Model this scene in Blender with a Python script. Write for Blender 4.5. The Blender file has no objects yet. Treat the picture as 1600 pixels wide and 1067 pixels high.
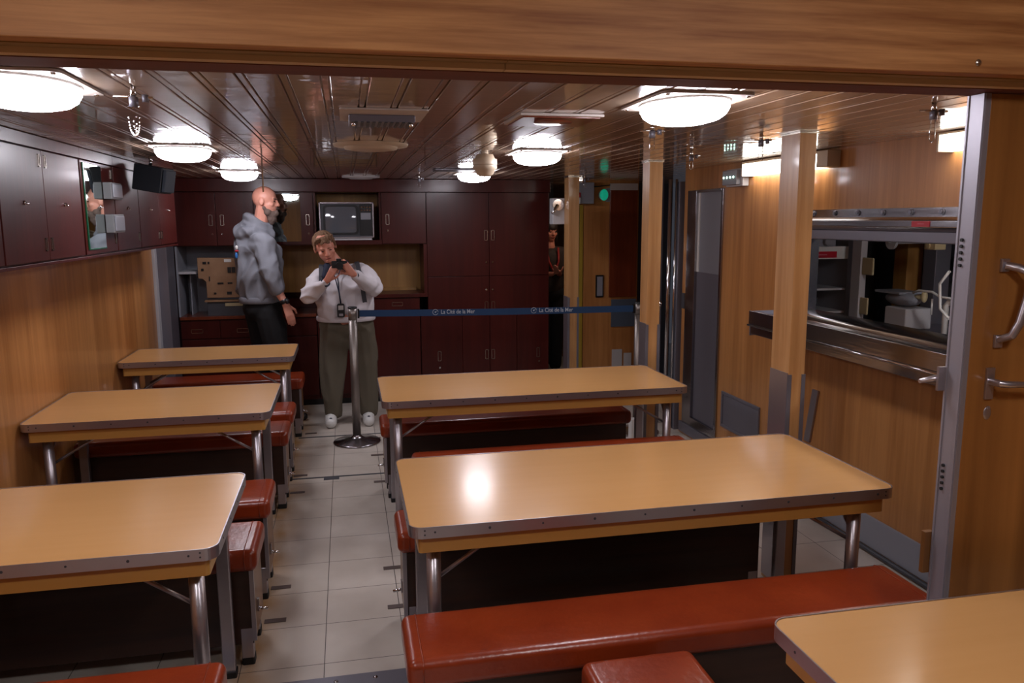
import bpy, bmesh, math, random
from mathutils import Vector, Matrix
random.seed(7)
S = bpy.context.scene
C = S.collection
PI = math.pi

# ------------------------------------------------------------------ camera, world, exposure
CAM_H = 1.70
yaw, pitch, roll = .20665, .15502, .00479
cy, sy, cp, sp = math.cos(yaw), math.sin(yaw), math.cos(pitch), math.sin(pitch)
fw = Vector((sy*cp, cy*cp, -sp)); rt = Vector((cy, -sy, 0)); dn = fw.cross(rt)
cr, sr = math.cos(roll), math.sin(roll)
r2 = cr*rt + sr*dn; d2 = -sr*rt + cr*dn
cam = bpy.data.cameras.new('camera'); co = bpy.data.objects.new('camera', cam); C.objects.link(co)
co.matrix_world = Matrix(((r2.x, -d2.x, -fw.x, 0), (r2.y, -d2.y, -fw.y, 0), (r2.z, -d2.z, -fw.z, CAM_H), (0, 0, 0, 1)))
cam.sensor_width = 36; cam.lens = 1225.6/1600*36; cam.clip_start = .02; cam.clip_end = 60
S.camera = co
W = bpy.data.worlds.new('world'); S.world = W; W.use_nodes = True
W.node_tree.nodes['Background'].inputs[0].default_value = (.75, .8, 1, 1)
W.node_tree.nodes['Background'].inputs[1].default_value = .02
S.view_settings.view_transform = 'Standard'; S.view_settings.look = 'None'
S.view_settings.gamma = 1; S.view_settings.use_curve_mapping = False
S.view_settings.exposure = 1.16
LAMP = 16.0       # radiance of the oval lamps' glass
TUBE = 5.0        # radiance of the wall tube lamps

# ------------------------------------------------------------------ materials
def lin(h):
    v = [int(h[i:i+2], 16)/255 for i in (1, 3, 5)]
    return tuple(x/12.92 if x <= .04045 else ((x+.055)/1.055)**2.4 for x in v) + (1,)
def mat(name, col, rough=.5, metal=0, coat=0, emit=0, bump=None, spec=.5, coat_rough=.05, trans=0, aniso=0):
    m = bpy.data.materials.new(name); m.use_nodes = True
    nt = m.node_tree; b = nt.nodes['Principled BSDF']
    c = lin(col) if isinstance(col, str) else col
    b.inputs['Base Color'].default_value = c
    b.inputs['Roughness'].default_value = rough; b.inputs['Metallic'].default_value = metal
    b.inputs['Coat Weight'].default_value = coat; b.inputs['Coat Roughness'].default_value = coat_rough
    b.inputs['Specular IOR Level'].default_value = spec
    b.inputs['Transmission Weight'].default_value = trans
    if emit:
        b.inputs['Emission Color'].default_value = c; b.inputs['Emission Strength'].default_value = emit
    if bump:      # (scale, strength, (sx,sy,sz), detail)
        sc, st, sv, dt = bump
        tc = nt.nodes.new('ShaderNodeTexCoord'); mp = nt.nodes.new('ShaderNodeMapping'); mp.inputs['Scale'].default_value = sv
        n = nt.nodes.new('ShaderNodeTexNoise'); n.inputs['Scale'].default_value = sc; n.inputs['Detail'].default_value = dt
        bp = nt.nodes.new('ShaderNodeBump'); bp.inputs['Strength'].default_value = st; bp.inputs['Distance'].default_value = .01
        L = nt.links.new
        L(tc.outputs['Object'], mp.inputs[0]); L(mp.outputs[0], n.inputs[0]); L(n.outputs[0], bp.inputs['Height']); L(bp.outputs[0], b.inputs['Normal'])
        if coat: L(bp.outputs[0], b.inputs['Coat Normal'])
    return m
def vary(m, c2, scale=3, sv=(1, 1, 1), detail=4, lo=.35, hi=.65):
    """mix the base colour with a second colour through stretched noise"""
    nt = m.node_tree; b = nt.nodes['Principled BSDF']; L = nt.links.new
    c1 = tuple(b.inputs['Base Color'].default_value)
    tc = nt.nodes.new('ShaderNodeTexCoord'); mp = nt.nodes.new('ShaderNodeMapping'); mp.inputs['Scale'].default_value = sv
    n = nt.nodes.new('ShaderNodeTexNoise'); n.inputs['Scale'].default_value = scale; n.inputs['Detail'].default_value = detail
    r = nt.nodes.new('ShaderNodeValToRGB'); r.color_ramp.elements[0].position = lo; r.color_ramp.elements[1].position = hi
    r.color_ramp.elements[0].color = c1; r.color_ramp.elements[1].color = lin(c2)
    L(tc.outputs['Object'], mp.inputs[0]); L(mp.outputs[0], n.inputs[0]); L(n.outputs[0], r.inputs[0]); L(r.outputs[0], b.inputs['Base Color'])
    return m
def wood(name, c1, c2, grain='Z', rough=.35, coat=.3, fine=40, plank=0, plank_axis='Y', contrast=.12, figure=0, coat_rough=.08):
    m = bpy.data.materials.new(name); m.use_nodes = True
    nt = m.node_tree; b = nt.nodes['Principled BSDF']; L = nt.links.new; N = nt.nodes.new
    tc = N('ShaderNodeTexCoord'); mp = N('ShaderNodeMapping')
    sv = {'X': (.05, 1, 1), 'Y': (1, .05, 1), 'Z': (1, 1, .05)}[grain]
    mp.inputs['Scale'].default_value = sv; L(tc.outputs['Object'], mp.inputs[0])
    n1 = N('ShaderNodeTexNoise'); n1.inputs['Scale'].default_value = fine; n1.inputs['Detail'].default_value = 6; n1.inputs['Roughness'].default_value = .6; n1.inputs['Distortion'].default_value = .3
    n2 = N('ShaderNodeTexNoise'); n2.inputs['Scale'].default_value = fine*.14; n2.inputs['Detail'].default_value = 3; n2.inputs['Distortion'].default_value = 1.2
    L(mp.outputs[0], n1.inputs[0]); L(mp.outputs[0], n2.inputs[0])
    a = N('ShaderNodeMath'); a.operation = 'ADD'; L(n1.outputs[0], a.inputs[0]); L(n2.outputs[0], a.inputs[1])
    last = a.outputs[0]
    if figure:
        wv = N('ShaderNodeTexWave'); wv.inputs['Scale'].default_value = figure; wv.inputs['Distortion'].default_value = 6
        wv.bands_direction = 'Z' if grain != 'Z' else 'X'
        wv.inputs['Detail'].default_value = 3; wv.inputs['Detail Scale'].default_value = .8
        mp2 = N('ShaderNodeMapping'); mp2.inputs['Scale'].default_value = {'X': (.16, 1, 1), 'Y': (1, .16, 1), 'Z': (1, 1, .16)}[grain]
        L(tc.outputs['Object'], mp2.inputs[0]); L(mp2.outputs[0], wv.inputs[0])
        mm = N('ShaderNodeMath'); mm.operation = 'MULTIPLY_ADD'; mm.inputs[1].default_value = .17; L(wv.outputs['Fac'], mm.inputs[0]); L(last, mm.inputs[2])
        sb = N('ShaderNodeMath'); sb.operation = 'SUBTRACT'; sb.inputs[1].default_value = .085; L(mm.outputs[0], sb.inputs[0]); last = sb.outputs[0]
    if plank:
        sx = N('ShaderNodeSeparateXYZ'); L(tc.outputs['Object'], sx.inputs[0])
        dv = N('ShaderNodeMath'); dv.operation = 'DIVIDE'; dv.inputs[1].default_value = plank; L(sx.outputs[plank_axis], dv.inputs[0])
        fl = N('ShaderNodeMath'); fl.operation = 'FLOOR'; L(dv.outputs[0], fl.inputs[0])
        wn = N('ShaderNodeTexWhiteNoise'); wn.noise_dimensions = '1D'; L(fl.outputs[0], wn.inputs['W'])
        ma = N('ShaderNodeMath'); ma.operation = 'MULTIPLY_ADD'; ma.inputs[1].default_value = .32; L(wn.outputs['Value'], ma.inputs[0]); L(last, ma.inputs[2])
        sb = N('ShaderNodeMath'); sb.operation = 'SUBTRACT'; sb.inputs[1].default_value = .16; L(ma.outputs[0], sb.inputs[0]); last = sb.outputs[0]
    mr = N('ShaderNodeMapRange'); mr.inputs['From Min'].default_value = 1-contrast*2; mr.inputs['From Max'].default_value = 1+contrast*2
    L(last, mr.inputs['Value'])
    mx = N('ShaderNodeMix'); mx.data_type = 'RGBA'; mx.inputs[6].default_value = lin(c1); mx.inputs[7].default_value = lin(c2)
    L(mr.outputs[0], mx.inputs[0]); L(mx.outputs[2], b.inputs['Base Color'])
    b.inputs['Roughness'].default_value = rough; b.inputs['Coat Weight'].default_value = coat; b.inputs['Coat Roughness'].default_value = coat_rough
    bp = N('ShaderNodeBump'); bp.inputs['Strength'].default_value = .06; bp.inputs['Distance'].default_value = .004
    L(n1.outputs[0], bp.inputs['Height']); L(bp.outputs[0], b.inputs['Normal'])
    return m

M = {}
M['wall_wood'] = wood('oak veneer wall', '#966030', '#be844c', 'Z', .38, .25, 30, .33, 'Y', .16)
M['wall_wood_x'] = wood('oak veneer bulkhead', '#966030', '#be844c', 'Z', .38, .25, 30, .23, 'X', .16)
M['post_wood'] = wood('oak post', '#a87848', '#c49664', 'Z', .35, .3, 34, 0, 'Y', .12)
M['beam_wood'] = wood('larch beam', '#8c5529', '#c08750', 'X', .6, 0, 70, 0, 'Y', .13, 6)
M['olive_trim'] = wood('olive trim', '#8c6d40', '#987848', 'X', .6, 0, 30)
M['light_trim'] = wood('light trim', '#c4a478', '#ccae82', 'X', .6, 0, 30)
M['dark_trim'] = wood('dark stained track', '#57200c', '#6a2a11', 'X', .6, 0, 30)
M['door_wood'] = wood('varnished brown door', '#5f3616', '#a87038', 'Z', .36, .2, 7, 0, 'Y', .12)
M['mahogany'] = wood('dark mahogany', '#350d0a', '#4b1712', 'Z', .36, .15, 26, 0, 'Y', .2, 0, .15)
M['mahogany_red'] = wood('red mahogany', '#5c2412', '#78351c', 'Z', .3, .4, 26)
M['mahogany'].node_tree.nodes['Principled BSDF'].inputs['Specular IOR Level'].default_value = .25
M['niche_wood'] = wood('olive niche wood', '#8a6030', '#a47a40', 'Z', .5, .1, 20)
M['bench_wood_shaded'] = wood('shaded bench wood', '#2c1810', '#422619', 'X', .4, .2, 24)  # locker fronts: shadow under the tables is put into this dark colour
M['bench_end'] = wood('brown bench end', '#5f3c1b', '#7a4f26', 'Z', .4, .2, 24)
M['laminate'] = wood('amber table laminate', '#c7945a', '#d29f66', 'X', .27, .3, 20, 0, 'Y', .3, 0, .15)
M['apron'] = wood('amber table apron', '#b0803c', '#bc8a48', 'X', .4, .15, 20)
M['leather'] = vary(mat('red brown leather', '#802c10', .3, 0, .25, 0, (38, .14, (1, 1, 1), 6), coat_rough=.2), '#8c3414', 6)
M['alu'] = mat('worn aluminium', '#b4aeb4', .3, .88, bump=(30, .08, (1, 1, 1), 4))
M['pole'] = mat('brushed pole steel', '#8f8782', .42, .85)
M['strip'] = mat('anodised edge strip', '#96929a', .45, .5)
M['steel'] = mat('brushed stainless steel', '#a09da1', .2, 1, bump=(60, .05, (1, .1, 1), 2))
M['steel_dark'] = mat('dull grey steel', '#787680', .42, .5, bump=(40, .05, (1, 1, .1), 2))
M['plate'] = mat('brushed kick plate', '#a9a3a8', .36, .85)
M['box_grey'] = mat('switch box grey', '#6c6c6e', .45)
M['chrome'] = mat('chrome', '#cfcfd2', .1, 1)
M['grey_paint'] = mat('grey paint', '#8b8c94', .45)
M['grey_light'] = mat('light grey paint', '#b7b5b8', .4)
M['grey_dark'] = mat('dark grey paint', '#3f4046', .5)
M['black'] = mat('black plastic', '#101114', .4)
M['rubber'] = mat('black rubber', '#0b0b0c', .6)
M['white'] = mat('white enamel', '#d8d7d4', .35)
M['cream'] = mat('cream enamel', '#bdae88', .4)
M['ivory'] = mat('ivory plastic', '#b5a48e', .4)
M['red'] = mat('red sign', '#b3122a', .4, emit=0)
M['mirror'] = mat('mirror glass', '#c9d6d2', .02, 1)
M['green_edge'] = mat('green glass edge', '#0d5a3c', .2)
M['glow'] = mat('glowing lamp glass', '#f8f5ff', .3, emit=LAMP)
M['glow_added_dim'] = mat('dim added lamp glass', '#ffe9d8', .3, emit=5)  # only for the lamp added in the corridor
M['glow_added_strong'] = mat('bright added lamp glass', '#fbf6f8', .3, emit=26)  # only for the unseen lamps added on the entrance side
M['tube_added_galley'] = mat('added galley tube cover', '#f2f2f6', .3, emit=26)  # only for the lamp added inside the galley
M['tube'] = mat('glowing tube cover', '#f6f2ea', .3, emit=TUBE)
M['led'] = mat('small led', '#c8ffe8', .3, emit=4)
M['green_lamp'] = mat('green signal glass', '#0f9c7c', .12, coat=1, emit=.25)
M['brass'] = mat('brass pull', '#bdb4a8', .25, 1)
M['pull_dark'] = mat('pull recess', '#150a08', .5)
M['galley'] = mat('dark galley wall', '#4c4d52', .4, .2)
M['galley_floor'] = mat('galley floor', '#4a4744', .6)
M['slot_grey'] = mat('brown grey slot plate', '#5a4c48', .5)
M['hood'] = mat('ceiling paint white', '#b5aaa2', .5)
M['skin'] = vary(mat('skin', '#cf8d78', .42), '#dc9c88', 12)
M['skin_w'] = vary(mat('pale skin', '#bf7a64', .42), '#cb8a74', 12)
M['hoodie'] = mat('grey hoodie cloth', '#74767e', .85, bump=(9, .55, (1, 1, .6), 4))
M['cloth_black'] = mat('black cloth', '#0b0b0e', .9, bump=(9, .5, (1, 1, .5), 3))
M['sweater'] = mat('white sweatshirt cloth', '#c8c2c6', .85, bump=(8, .6, (1, 1, .8), 4))
M['olive_cloth'] = mat('olive trouser cloth', '#5d5547', .85, bump=(7, .6, (1, 1, .4), 4))
M['navy'] = mat('navy cloth', '#141a30', .8)
M['beard'] = mat('grey beard hair', '#6a5850', .9, bump=(120, .8, (1, 1, .3), 3))
M['hair'] = mat('short light brown hair', '#6e5038', .8, bump=(120, .8, (1, 1, .3), 3))
M['dark_hair'] = mat('dark hair', '#1a0f0c', .6)
M['eye'] = mat('dark eye', '#201715', .2)
M['lip'] = mat('lip', '#8a4038', .5)
M['belt_blue'] = mat('blue webbing', '#133a63', .7, bump=(300, .2, (1, 1, 1), 1))
M['print_white'] = mat('printed white', '#b9c0c8', .6)
M['label_print'] = mat('faint label print', '#c06a78', .5)
M['screen'] = mat('television screen', '#5c6068', .06, coat=1)
M['speaker'] = mat('black speaker cabinet', '#1b2129', .55)
M['speaker_side'] = mat('speaker grille', '#3d4652', .7, bump=(400, .4, (1, 1, 1), 1))
M['ply'] = vary(mat('tan board', '#8e6a4c', .5), '#9d795a', 8)
M['paper'] = mat('paper', '#b4b0ae', .7)
M['yellow'] = mat('yellow paint', '#a08428', .5)
M['poster'] = mat('blue grey poster', '#4c5866', .4)
M['red_cloth'] = mat('red trimming', '#8c1f1a', .7)
M['dark_red_cloth'] = mat('dark olive blouse', '#2a2018', .8)
M['blue'] = mat('blue print', '#2a6cb0', .6)
M['smoke_glass'] = mat('frosted steel panel', '#94969e', .35, .3)

def floor_mat():
    m = mat('cream floor tile', '#9c8e78', .35, 0, .15)
    nt = m.node_tree; b = nt.nodes['Principled BSDF']; L = nt.links.new; N = nt.nodes.new
    tc = N('ShaderNodeTexCoord'); sx = N('ShaderNodeSeparateXYZ'); L(tc.outputs['Object'], sx.inputs[0])
    lines = []
    for ax, off, pit in (('X', .14, .314), ('Y', -2.903, .3115)):
        a = N('ShaderNodeMath'); a.operation = 'ADD'; a.inputs[1].default_value = off; L(sx.outputs[ax], a.inputs[0])
        d = N('ShaderNodeMath'); d.operation = 'PINGPONG'; d.inputs[1].default_value = pit/2; L(a.outputs[0], d.inputs[0])
        c = N('ShaderNodeMath'); c.operation = 'LESS_THAN'; c.inputs[1].default_value = .0016; L(d.outputs[0], c.inputs[0]); lines.append(c)
    mx = N('ShaderNodeMath'); mx.operation = 'MAXIMUM'; L(lines[0].outputs[0], mx.inputs[0]); L(lines[1].outputs[0], mx.inputs[1])
    n = N('ShaderNodeTexNoise'); n.inputs['Scale'].default_value = 2.2; n.inputs['Detail'].default_value = 5; L(tc.outputs['Object'], n.inputs[0])
    r = N('ShaderNodeValToRGB'); e = r.color_ramp.elements; e[0].position = .38; e[1].position = .62
    e[0].color = lin('#b8aea3'); e[1].color = lin('#c9c0b6'); L(n.outputs[0], r.inputs[0])
    # yellow wear stain along the bench feet
    n3 = N('ShaderNodeTexNoise'); n3.inputs['Scale'].default_value = 5; n3.inputs['Detail'].default_value = 3; L(tc.outputs['Object'], n3.inputs[0])
    ab = N('ShaderNodeMath'); ab.operation = 'ADD'; ab.inputs[1].default_value = .43; L(sx.outputs['X'], ab.inputs[0])
    ab2 = N('ShaderNodeMath'); ab2.operation = 'ABSOLUTE'; L(ab.outputs[0], ab2.inputs[0])
    su = N('ShaderNodeMapRange'); su.inputs['From Min'].default_value = .02; su.inputs['From Max'].default_value = .14
    su.inputs['To Min'].default_value = 1.3; su.inputs['To Max'].default_value = 0; L(ab2.outputs[0], su.inputs[0])
    mu = N('ShaderNodeMath'); mu.operation = 'MULTIPLY'; L(su.outputs[0], mu.inputs[0]); L(n3.outputs[0], mu.inputs[1])
    c0 = N('ShaderNodeMix'); c0.data_type = 'RGBA'; c0.inputs[7].default_value = lin('#9a6a20'); L(mu.outputs[0], c0.inputs[0]); L(r.outputs[0], c0.inputs[6])
    c1 = N('ShaderNodeMix'); c1.data_type = 'RGBA'; c1.inputs[7].default_value = lin('#3a302a'); L(mx.outputs[0], c1.inputs[0]); L(c0.outputs[2], c1.inputs[6])
    L(c1.outputs[2], b.inputs['Base Color'])
    return m
M['floor'] = floor_mat()
def ceil_mat():
    m = mat('glossy varnished ceiling board', '#a8907c', .32, 0, 1, coat_rough=.045)
    nt = m.node_tree; b = nt.nodes['Principled BSDF']; L = nt.links.new; N = nt.nodes.new
    tc = N('ShaderNodeTexCoord'); mp = N('ShaderNodeMapping'); mp.inputs['Scale'].default_value = (1, 1.6, 1)
    n = N('ShaderNodeTexNoise'); n.inputs['Scale'].default_value = 5; n.inputs['Detail'].default_value = 2
    bp = N('ShaderNodeBump'); bp.inputs['Strength'].default_value = .22; bp.inputs['Distance'].default_value = .008
    mp2 = N('ShaderNodeMapping'); mp2.inputs['Scale'].default_value = (.3, 1, 1); n2 = N('ShaderNodeTexNoise'); n2.inputs['Scale'].default_value = 32; n2.inputs['Detail'].default_value = 1
    ml = N('ShaderNodeMath'); ml.operation = 'MULTIPLY_ADD'; ml.inputs[1].default_value = .10
    L(tc.outputs['Object'], mp.inputs[0]); L(mp.outputs[0], n.inputs[0]); L(tc.outputs['Object'], mp2.inputs[0]); L(mp2.outputs[0], n2.inputs[0])
    L(n2.outputs[0], ml.inputs[0]); L(n.outputs[0], ml.inputs[2]); L(ml.outputs[0], bp.inputs['Height'])
    L(bp.outputs[0], b.inputs['Normal']); L(bp.outputs[0], b.inputs['Coat Normal'])
    return m
M['ceil'] = ceil_mat()

# ------------------------------------------------------------------ mesh helpers
def box(bm, x0, x1, y0, y1, z0, z1):
    v = [bm.verts.new(p) for p in ((x0,y0,z0),(x1,y0,z0),(x1,y1,z0),(x0,y1,z0),(x0,y0,z1),(x1,y0,z1),(x1,y1,z1),(x0,y1,z1))]
    for f in ((0,3,2,1),(4,5,6,7),(0,1,5,4),(1,2,6,5),(2,3,7,6),(3,0,4,7)): bm.faces.new([v[i] for i in f])
def obox(bm, p0, p1, w, h, up=(0, 0, 1)):
    """bar of w x h cross-section from p0 to p1"""
    p0, p1 = Vector(p0), Vector(p1); d = (p1-p0).normalized(); s = d.cross(Vector(up)).normalized(); u = s.cross(d)
    v = [bm.verts.new(p + s*a*w/2 + u*b*h/2) for p in (p0, p1) for a, b in ((-1,-1),(1,-1),(1,1),(-1,1))]
    for f in ((0,3,2,1),(4,5,6,7),(0,1,5,4),(1,2,6,5),(2,3,7,6),(3,0,4,7)): bm.faces.new([v[i] for i in f])
def tube(bm, pts, r, seg=12, cap=True):
    pts = [Vector(p) for p in pts]; rs = r if isinstance(r, (list, tuple)) else [r]*len(pts)
    rings = []; prev = None
    for i, p in enumerate(pts):
        d = (pts[min(i+1, len(pts)-1)]-pts[max(i-1, 0)]).normalized()
        if prev is None: a = d.orthogonal().normalized()
        else: a = (prev - d*prev.dot(d)).normalized()
        prev = a; b = d.cross(a)
        rings.append([bm.verts.new(p + (a*math.cos(2*PI*k/seg)+b*math.sin(2*PI*k/seg))*rs[i]) for k in range(seg)])
    for i in range(len(rings)-1):
        for k in range(seg):
            f = bm.faces.new((rings[i][k], rings[i][(k+1)%seg], rings[i+1][(k+1)%seg], rings[i+1][k])); f.smooth = True
    if cap: bm.faces.new(rings[0][::-1]); bm.faces.new(rings[-1])
def lathe(bm, c, prof, seg=40, sx=1, sy=1):
    """profile of (r, z) around the vertical axis at c"""
    rings = []
    for r, z in prof:
        if r <= 1e-6: rings.append([bm.verts.new((c[0], c[1], c[2]+z))])
        else: rings.append([bm.verts.new((c[0]+r*sx*math.cos(2*PI*k/seg), c[1]+r*sy*math.sin(2*PI*k/seg), c[2]+z)) for k in range(seg)])
    for i in range(len(rings)-1):
        A, B = rings[i], rings[i+1]
        for k in range(seg):
            q = (k+1) % seg
            if len(A) == 1 and len(B) == 1: continue
            if len(A) == 1: f = bm.faces.new((A[0], B[q], B[k]))
            elif len(B) == 1: f = bm.faces.new((A[k], A[q], B[0]))
            else: f = bm.faces.new((A[k], A[q], B[q], B[k]))
            f.smooth = True
def rrect(x0, x1, y0, y1, r, n=6):
    P = []
    for cx, cy_, a0 in ((x1-r, y1-r, 0), (x0+r, y1-r, PI/2), (x0+r, y0+r, PI), (x1-r, y0+r, 1.5*PI)):
        for i in range(n+1):
            a = a0 + PI/2*i/n; P.append((cx+r*math.cos(a), cy_+r*math.sin(a)))
    return P
def prism(bm, poly, z0, z1):
    a = [bm.verts.new((x, y, z0)) for x, y in poly]; b = [bm.verts.new((x, y, z1)) for x, y in poly]
    bm.faces.new(a[::-1]); bm.faces.new(b)
    for i in range(len(poly)):
        j = (i+1) % len(poly); bm.faces.new((a[i], a[j], b[j], b[i]))
def band(bm, outer, inner, z0, z1):
    n = len(outer); R = [[bm.verts.new((x, y, z)) for x, y in P] for P, z in ((outer, z0), (outer, z1), (inner, z1), (inner, z0))]
    for i in range(n):
        j = (i+1) % n
        for k in range(4):
            A, B = R[k], R[(k+1) % 4]; bm.faces.new((A[i], A[j], B[j], B[i]))
def prismY(bm, prof, y0, y1):
    """closed profile of (x, z) pulled along Y"""
    a = [bm.verts.new((x, y0, z)) for x, z in prof]; b = [bm.verts.new((x, y1, z)) for x, z in prof]
    bm.faces.new(a); bm.faces.new(b[::-1])
    for i in range(len(prof)):
        j = (i+1) % len(prof); bm.faces.new((a[j], a[i], b[i], b[j]))
def BM(): return bmesh.new()
def B(*boxes):
    bm = BM()
    for b in boxes: box(bm, *b)
    return bm
def wloc(p):
    v = Vector((0, 0, 0))
    while p: v += p.location; p = p.parent
    return v
def obj(name, bm, m, parent=None, bevel=0, seg=2, smooth=False, loc=None):
    """vertices are given in place; the origin goes to the parent's origin, or to loc"""
    bmesh.ops.recalc_face_normals(bm, faces=bm.faces)
    o0 = wloc(parent) if parent else (Vector(loc) if loc else Vector((0, 0, 0)))
    for v in bm.verts: v.co -= o0
    me = bpy.data.meshes.new(name); bm.to_mesh(me); bm.free()
    me.materials.append(M[m] if isinstance(m, str) else m)
    if smooth or bevel:
        for p in me.polygons: p.use_smooth = True
    o = bpy.data.objects.new(name, me); C.objects.link(o)
    if bevel:
        b = o.modifiers.new('bevel', 'BEVEL'); b.width = bevel; b.segments = seg; b.limit_method = 'ANGLE'; b.angle_limit = math.radians(40); b.harden_normals = True
    if parent: o.parent = parent
    elif loc: o.location = loc
    return o
def tag(o, label, cat, group=None):
    o['label'] = label; o['category'] = cat
    if group: o['group'] = group
    return o
def thing(name, loc, label, cat, group=None):
    o = bpy.data.objects.new(name, None); o.empty_display_size = .05; C.objects.link(o); o.location = loc
    return tag(o, label, cat, group)
def struct(name, bm, m, bevel=0, parent=None):
    o = obj(name, bm, m, parent, bevel)
    if not parent: o['kind'] = 'structure'
    return o
def sthing(name, loc):
    o = bpy.data.objects.new(name, None); C.objects.link(o); o.location = loc; o['kind'] = 'structure'; return o
def text_bm(txt, size, origin, xdir=(1, 0, 0), up=(0, 0, 1), squeeze=.85, depth=.0006):
    cu = bpy.data.curves.new('text', 'FONT'); cu.body = txt; cu.size = size; cu.extrude = depth; cu.offset = size*.007; cu.resolution_u = 3
    t = bpy.data.objects.new('text', cu); C.objects.link(t)
    bpy.context.view_layer.update()
    me = bpy.data.meshes.new_from_object(t.evaluated_get(bpy.context.evaluated_depsgraph_get()))
    bpy.data.objects.remove(t)
    bm = BM(); bm.from_mesh(me); bpy.data.meshes.remove(me)
    X = Vector(xdir).normalized(); U = Vector(up).normalized(); Nn = X.cross(U)
    for v in bm.verts: v.co = Vector(origin) + X*v.co.x*squeeze + U*v.co.y + Nn*v.co.z
    return bm
def capsule(bm, p0, p1, r0, r1, sub=2):
    t = BM()
    for p, r in ((p0, r0), (p1, r1)):
        bmesh.ops.create_icosphere(t, subdivisions=sub, radius=r, matrix=Matrix.Translation(Vector(p)))
    bmesh.ops.convex_hull(t, input=t.verts)
    junk = [v for v in t.verts if not v.link_faces]
    bmesh.ops.delete(t, geom=junk, context='VERTS')
    me = bpy.data.meshes.new('t'); t.to_mesh(me); t.free(); bm.from_mesh(me); bpy.data.meshes.remove(me)
def ell(bm, c, r, rot=None, sub=3):
    mt = Matrix.Translation(Vector(c)) @ (rot.to_4x4() if rot else Matrix()) @ Matrix.Diagonal((r[0], r[1], r[2], 1))
    bmesh.ops.create_icosphere(bm, subdivisions=sub, radius=1, matrix=mt)
def fuse(name, bm, m, parent=None, voxel=.006, smooth=6, loc=None, cut=None, fold=None):
    """merge overlapping closed shapes into one continuous skin"""
    me = bpy.data.meshes.new('t'); bm.to_mesh(me); bm.free()
    o = bpy.data.objects.new('t', me); C.objects.link(o)
    r = o.modifiers.new('r', 'REMESH'); r.mode = 'VOXEL'; r.voxel_size = voxel; r.use_smooth_shade = True
    s = o.modifiers.new('s', 'SMOOTH'); s.factor = .5; s.iterations = smooth
    bpy.context.view_layer.update()
    m2 = bpy.data.meshes.new_from_object(o.evaluated_get(bpy.context.evaluated_depsgraph_get()))
    bpy.data.objects.remove(o)
    b2 = BM(); b2.from_mesh(m2); bpy.data.meshes.remove(m2)
    if fold:        # cloth folds: (amplitude, frequency, (sx,sy,sz))
        from mathutils import noise
        b2.normal_update(); am, fq, sv = fold
        mv = []
        for v in b2.verts:
            p = Vector((v.co.x*sv[0], v.co.y*sv[1], v.co.z*sv[2]))*fq
            q = p + noise.noise_vector(p*.5)*.9
            mv.append(v.co + v.normal*am*(1-2*abs(noise.noise(q))*1.6 + .5*noise.noise(q*2.3)-.35))
        for v, c_ in zip(b2.verts, mv): v.co = c_
    if cut:
        for co_, no in cut: bmesh.ops.bisect_plane(b2, geom=b2.verts[:]+b2.edges[:]+b2.faces[:], plane_co=co_, plane_no=no, clear_outer=True)
    return obj(name, b2, m, parent, smooth=True, loc=loc)

# ------------------------------------------------------------------ the room shell
ZC = 2.06; XL = -1.555; XR = 2.58
struct('floor', B((-1.8, 4.6, -3, 10, -.06, 0)), 'floor')
bm = BM()
x = -1.80
while x < 3.4:      # wide glossy boards with a narrow strip between them
    for a, b in ((x+.0012, x+.0812), (x+.0838, x+.1018)):
        z = ZC if b-a > .05 else ZC+.001
        v = [bm.verts.new(p) for p in ((a,1.80,ZC+.012),(a,1.80,z+.0022),(a+.0022,1.80,z),(b-.0022,1.80,z),(b,1.80,z+.0022),(b,1.80,ZC+.012))]
        w = [bm.verts.new((q.co.x, 9.8, q.co.z)) for q in v]
        for i in range(5): bm.faces.new((v[i], v[i+1], w[i+1], w[i]))
        bm.faces.new(v[::-1]); bm.faces.new(w)
    x += .1043
box(bm, -1.8, 3.5, 1.80, 9.8, ZC+.0125, ZC+.05)
struct('ceiling', bm, 'ceil')
struct('ceiling_entrance', B((-1.8, 3.2, -3, 1.62, 2.36, 2.42)), 'hood')
struct('wall_left', B((XL-.05, XL, -3, 6.90, 0, 2.1), (XL-.05, XL, -3, 1.62, 2.1, 2.4)), 'wall_wood')
struct('wall_entrance', B((-1.8, 3.2, -3.05, -3, 0, 2.4)), 'wall_wood_x')
# right wall with the serving hatch and the steel closet door left open
struct('wall_right', B((XR, XR+.06, 1.62, 4.06, 0, 1.165), (XR, XR+.06, 1.62, 4.06, 1.60, ZC+.01), (XR, XR+.06, 4.06, 5.10, 0, ZC+.01),
                       (XR, XR+.06, 5.10, 5.68, 1.905, ZC+.01), (XR, XR+.06, 5.68, 5.76, 0, ZC+.01), (XR, XR+.06, 5.10, 5.68, 0, .105)), 'wall_wood')
struct('wall_entrance_right', B((3.12, 3.2, -3, 1.62, 0, 2.4)), 'wall_wood')
struct('baseboard_right', B((XR-.012, XR, 1.85, 4.9, .03, .19)), 'grey_paint', .002)
bm = BM(); tube(bm, [(XR-.025, 1.85, .022), (XR-.025, 4.9, .022)], .012, 10); struct('trim_1', bm, 'grey_dark')
struct('wall_back', B((-1.7, 1.95, 7.80, 7.86, 0, ZC+.01)), 'mahogany')
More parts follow.
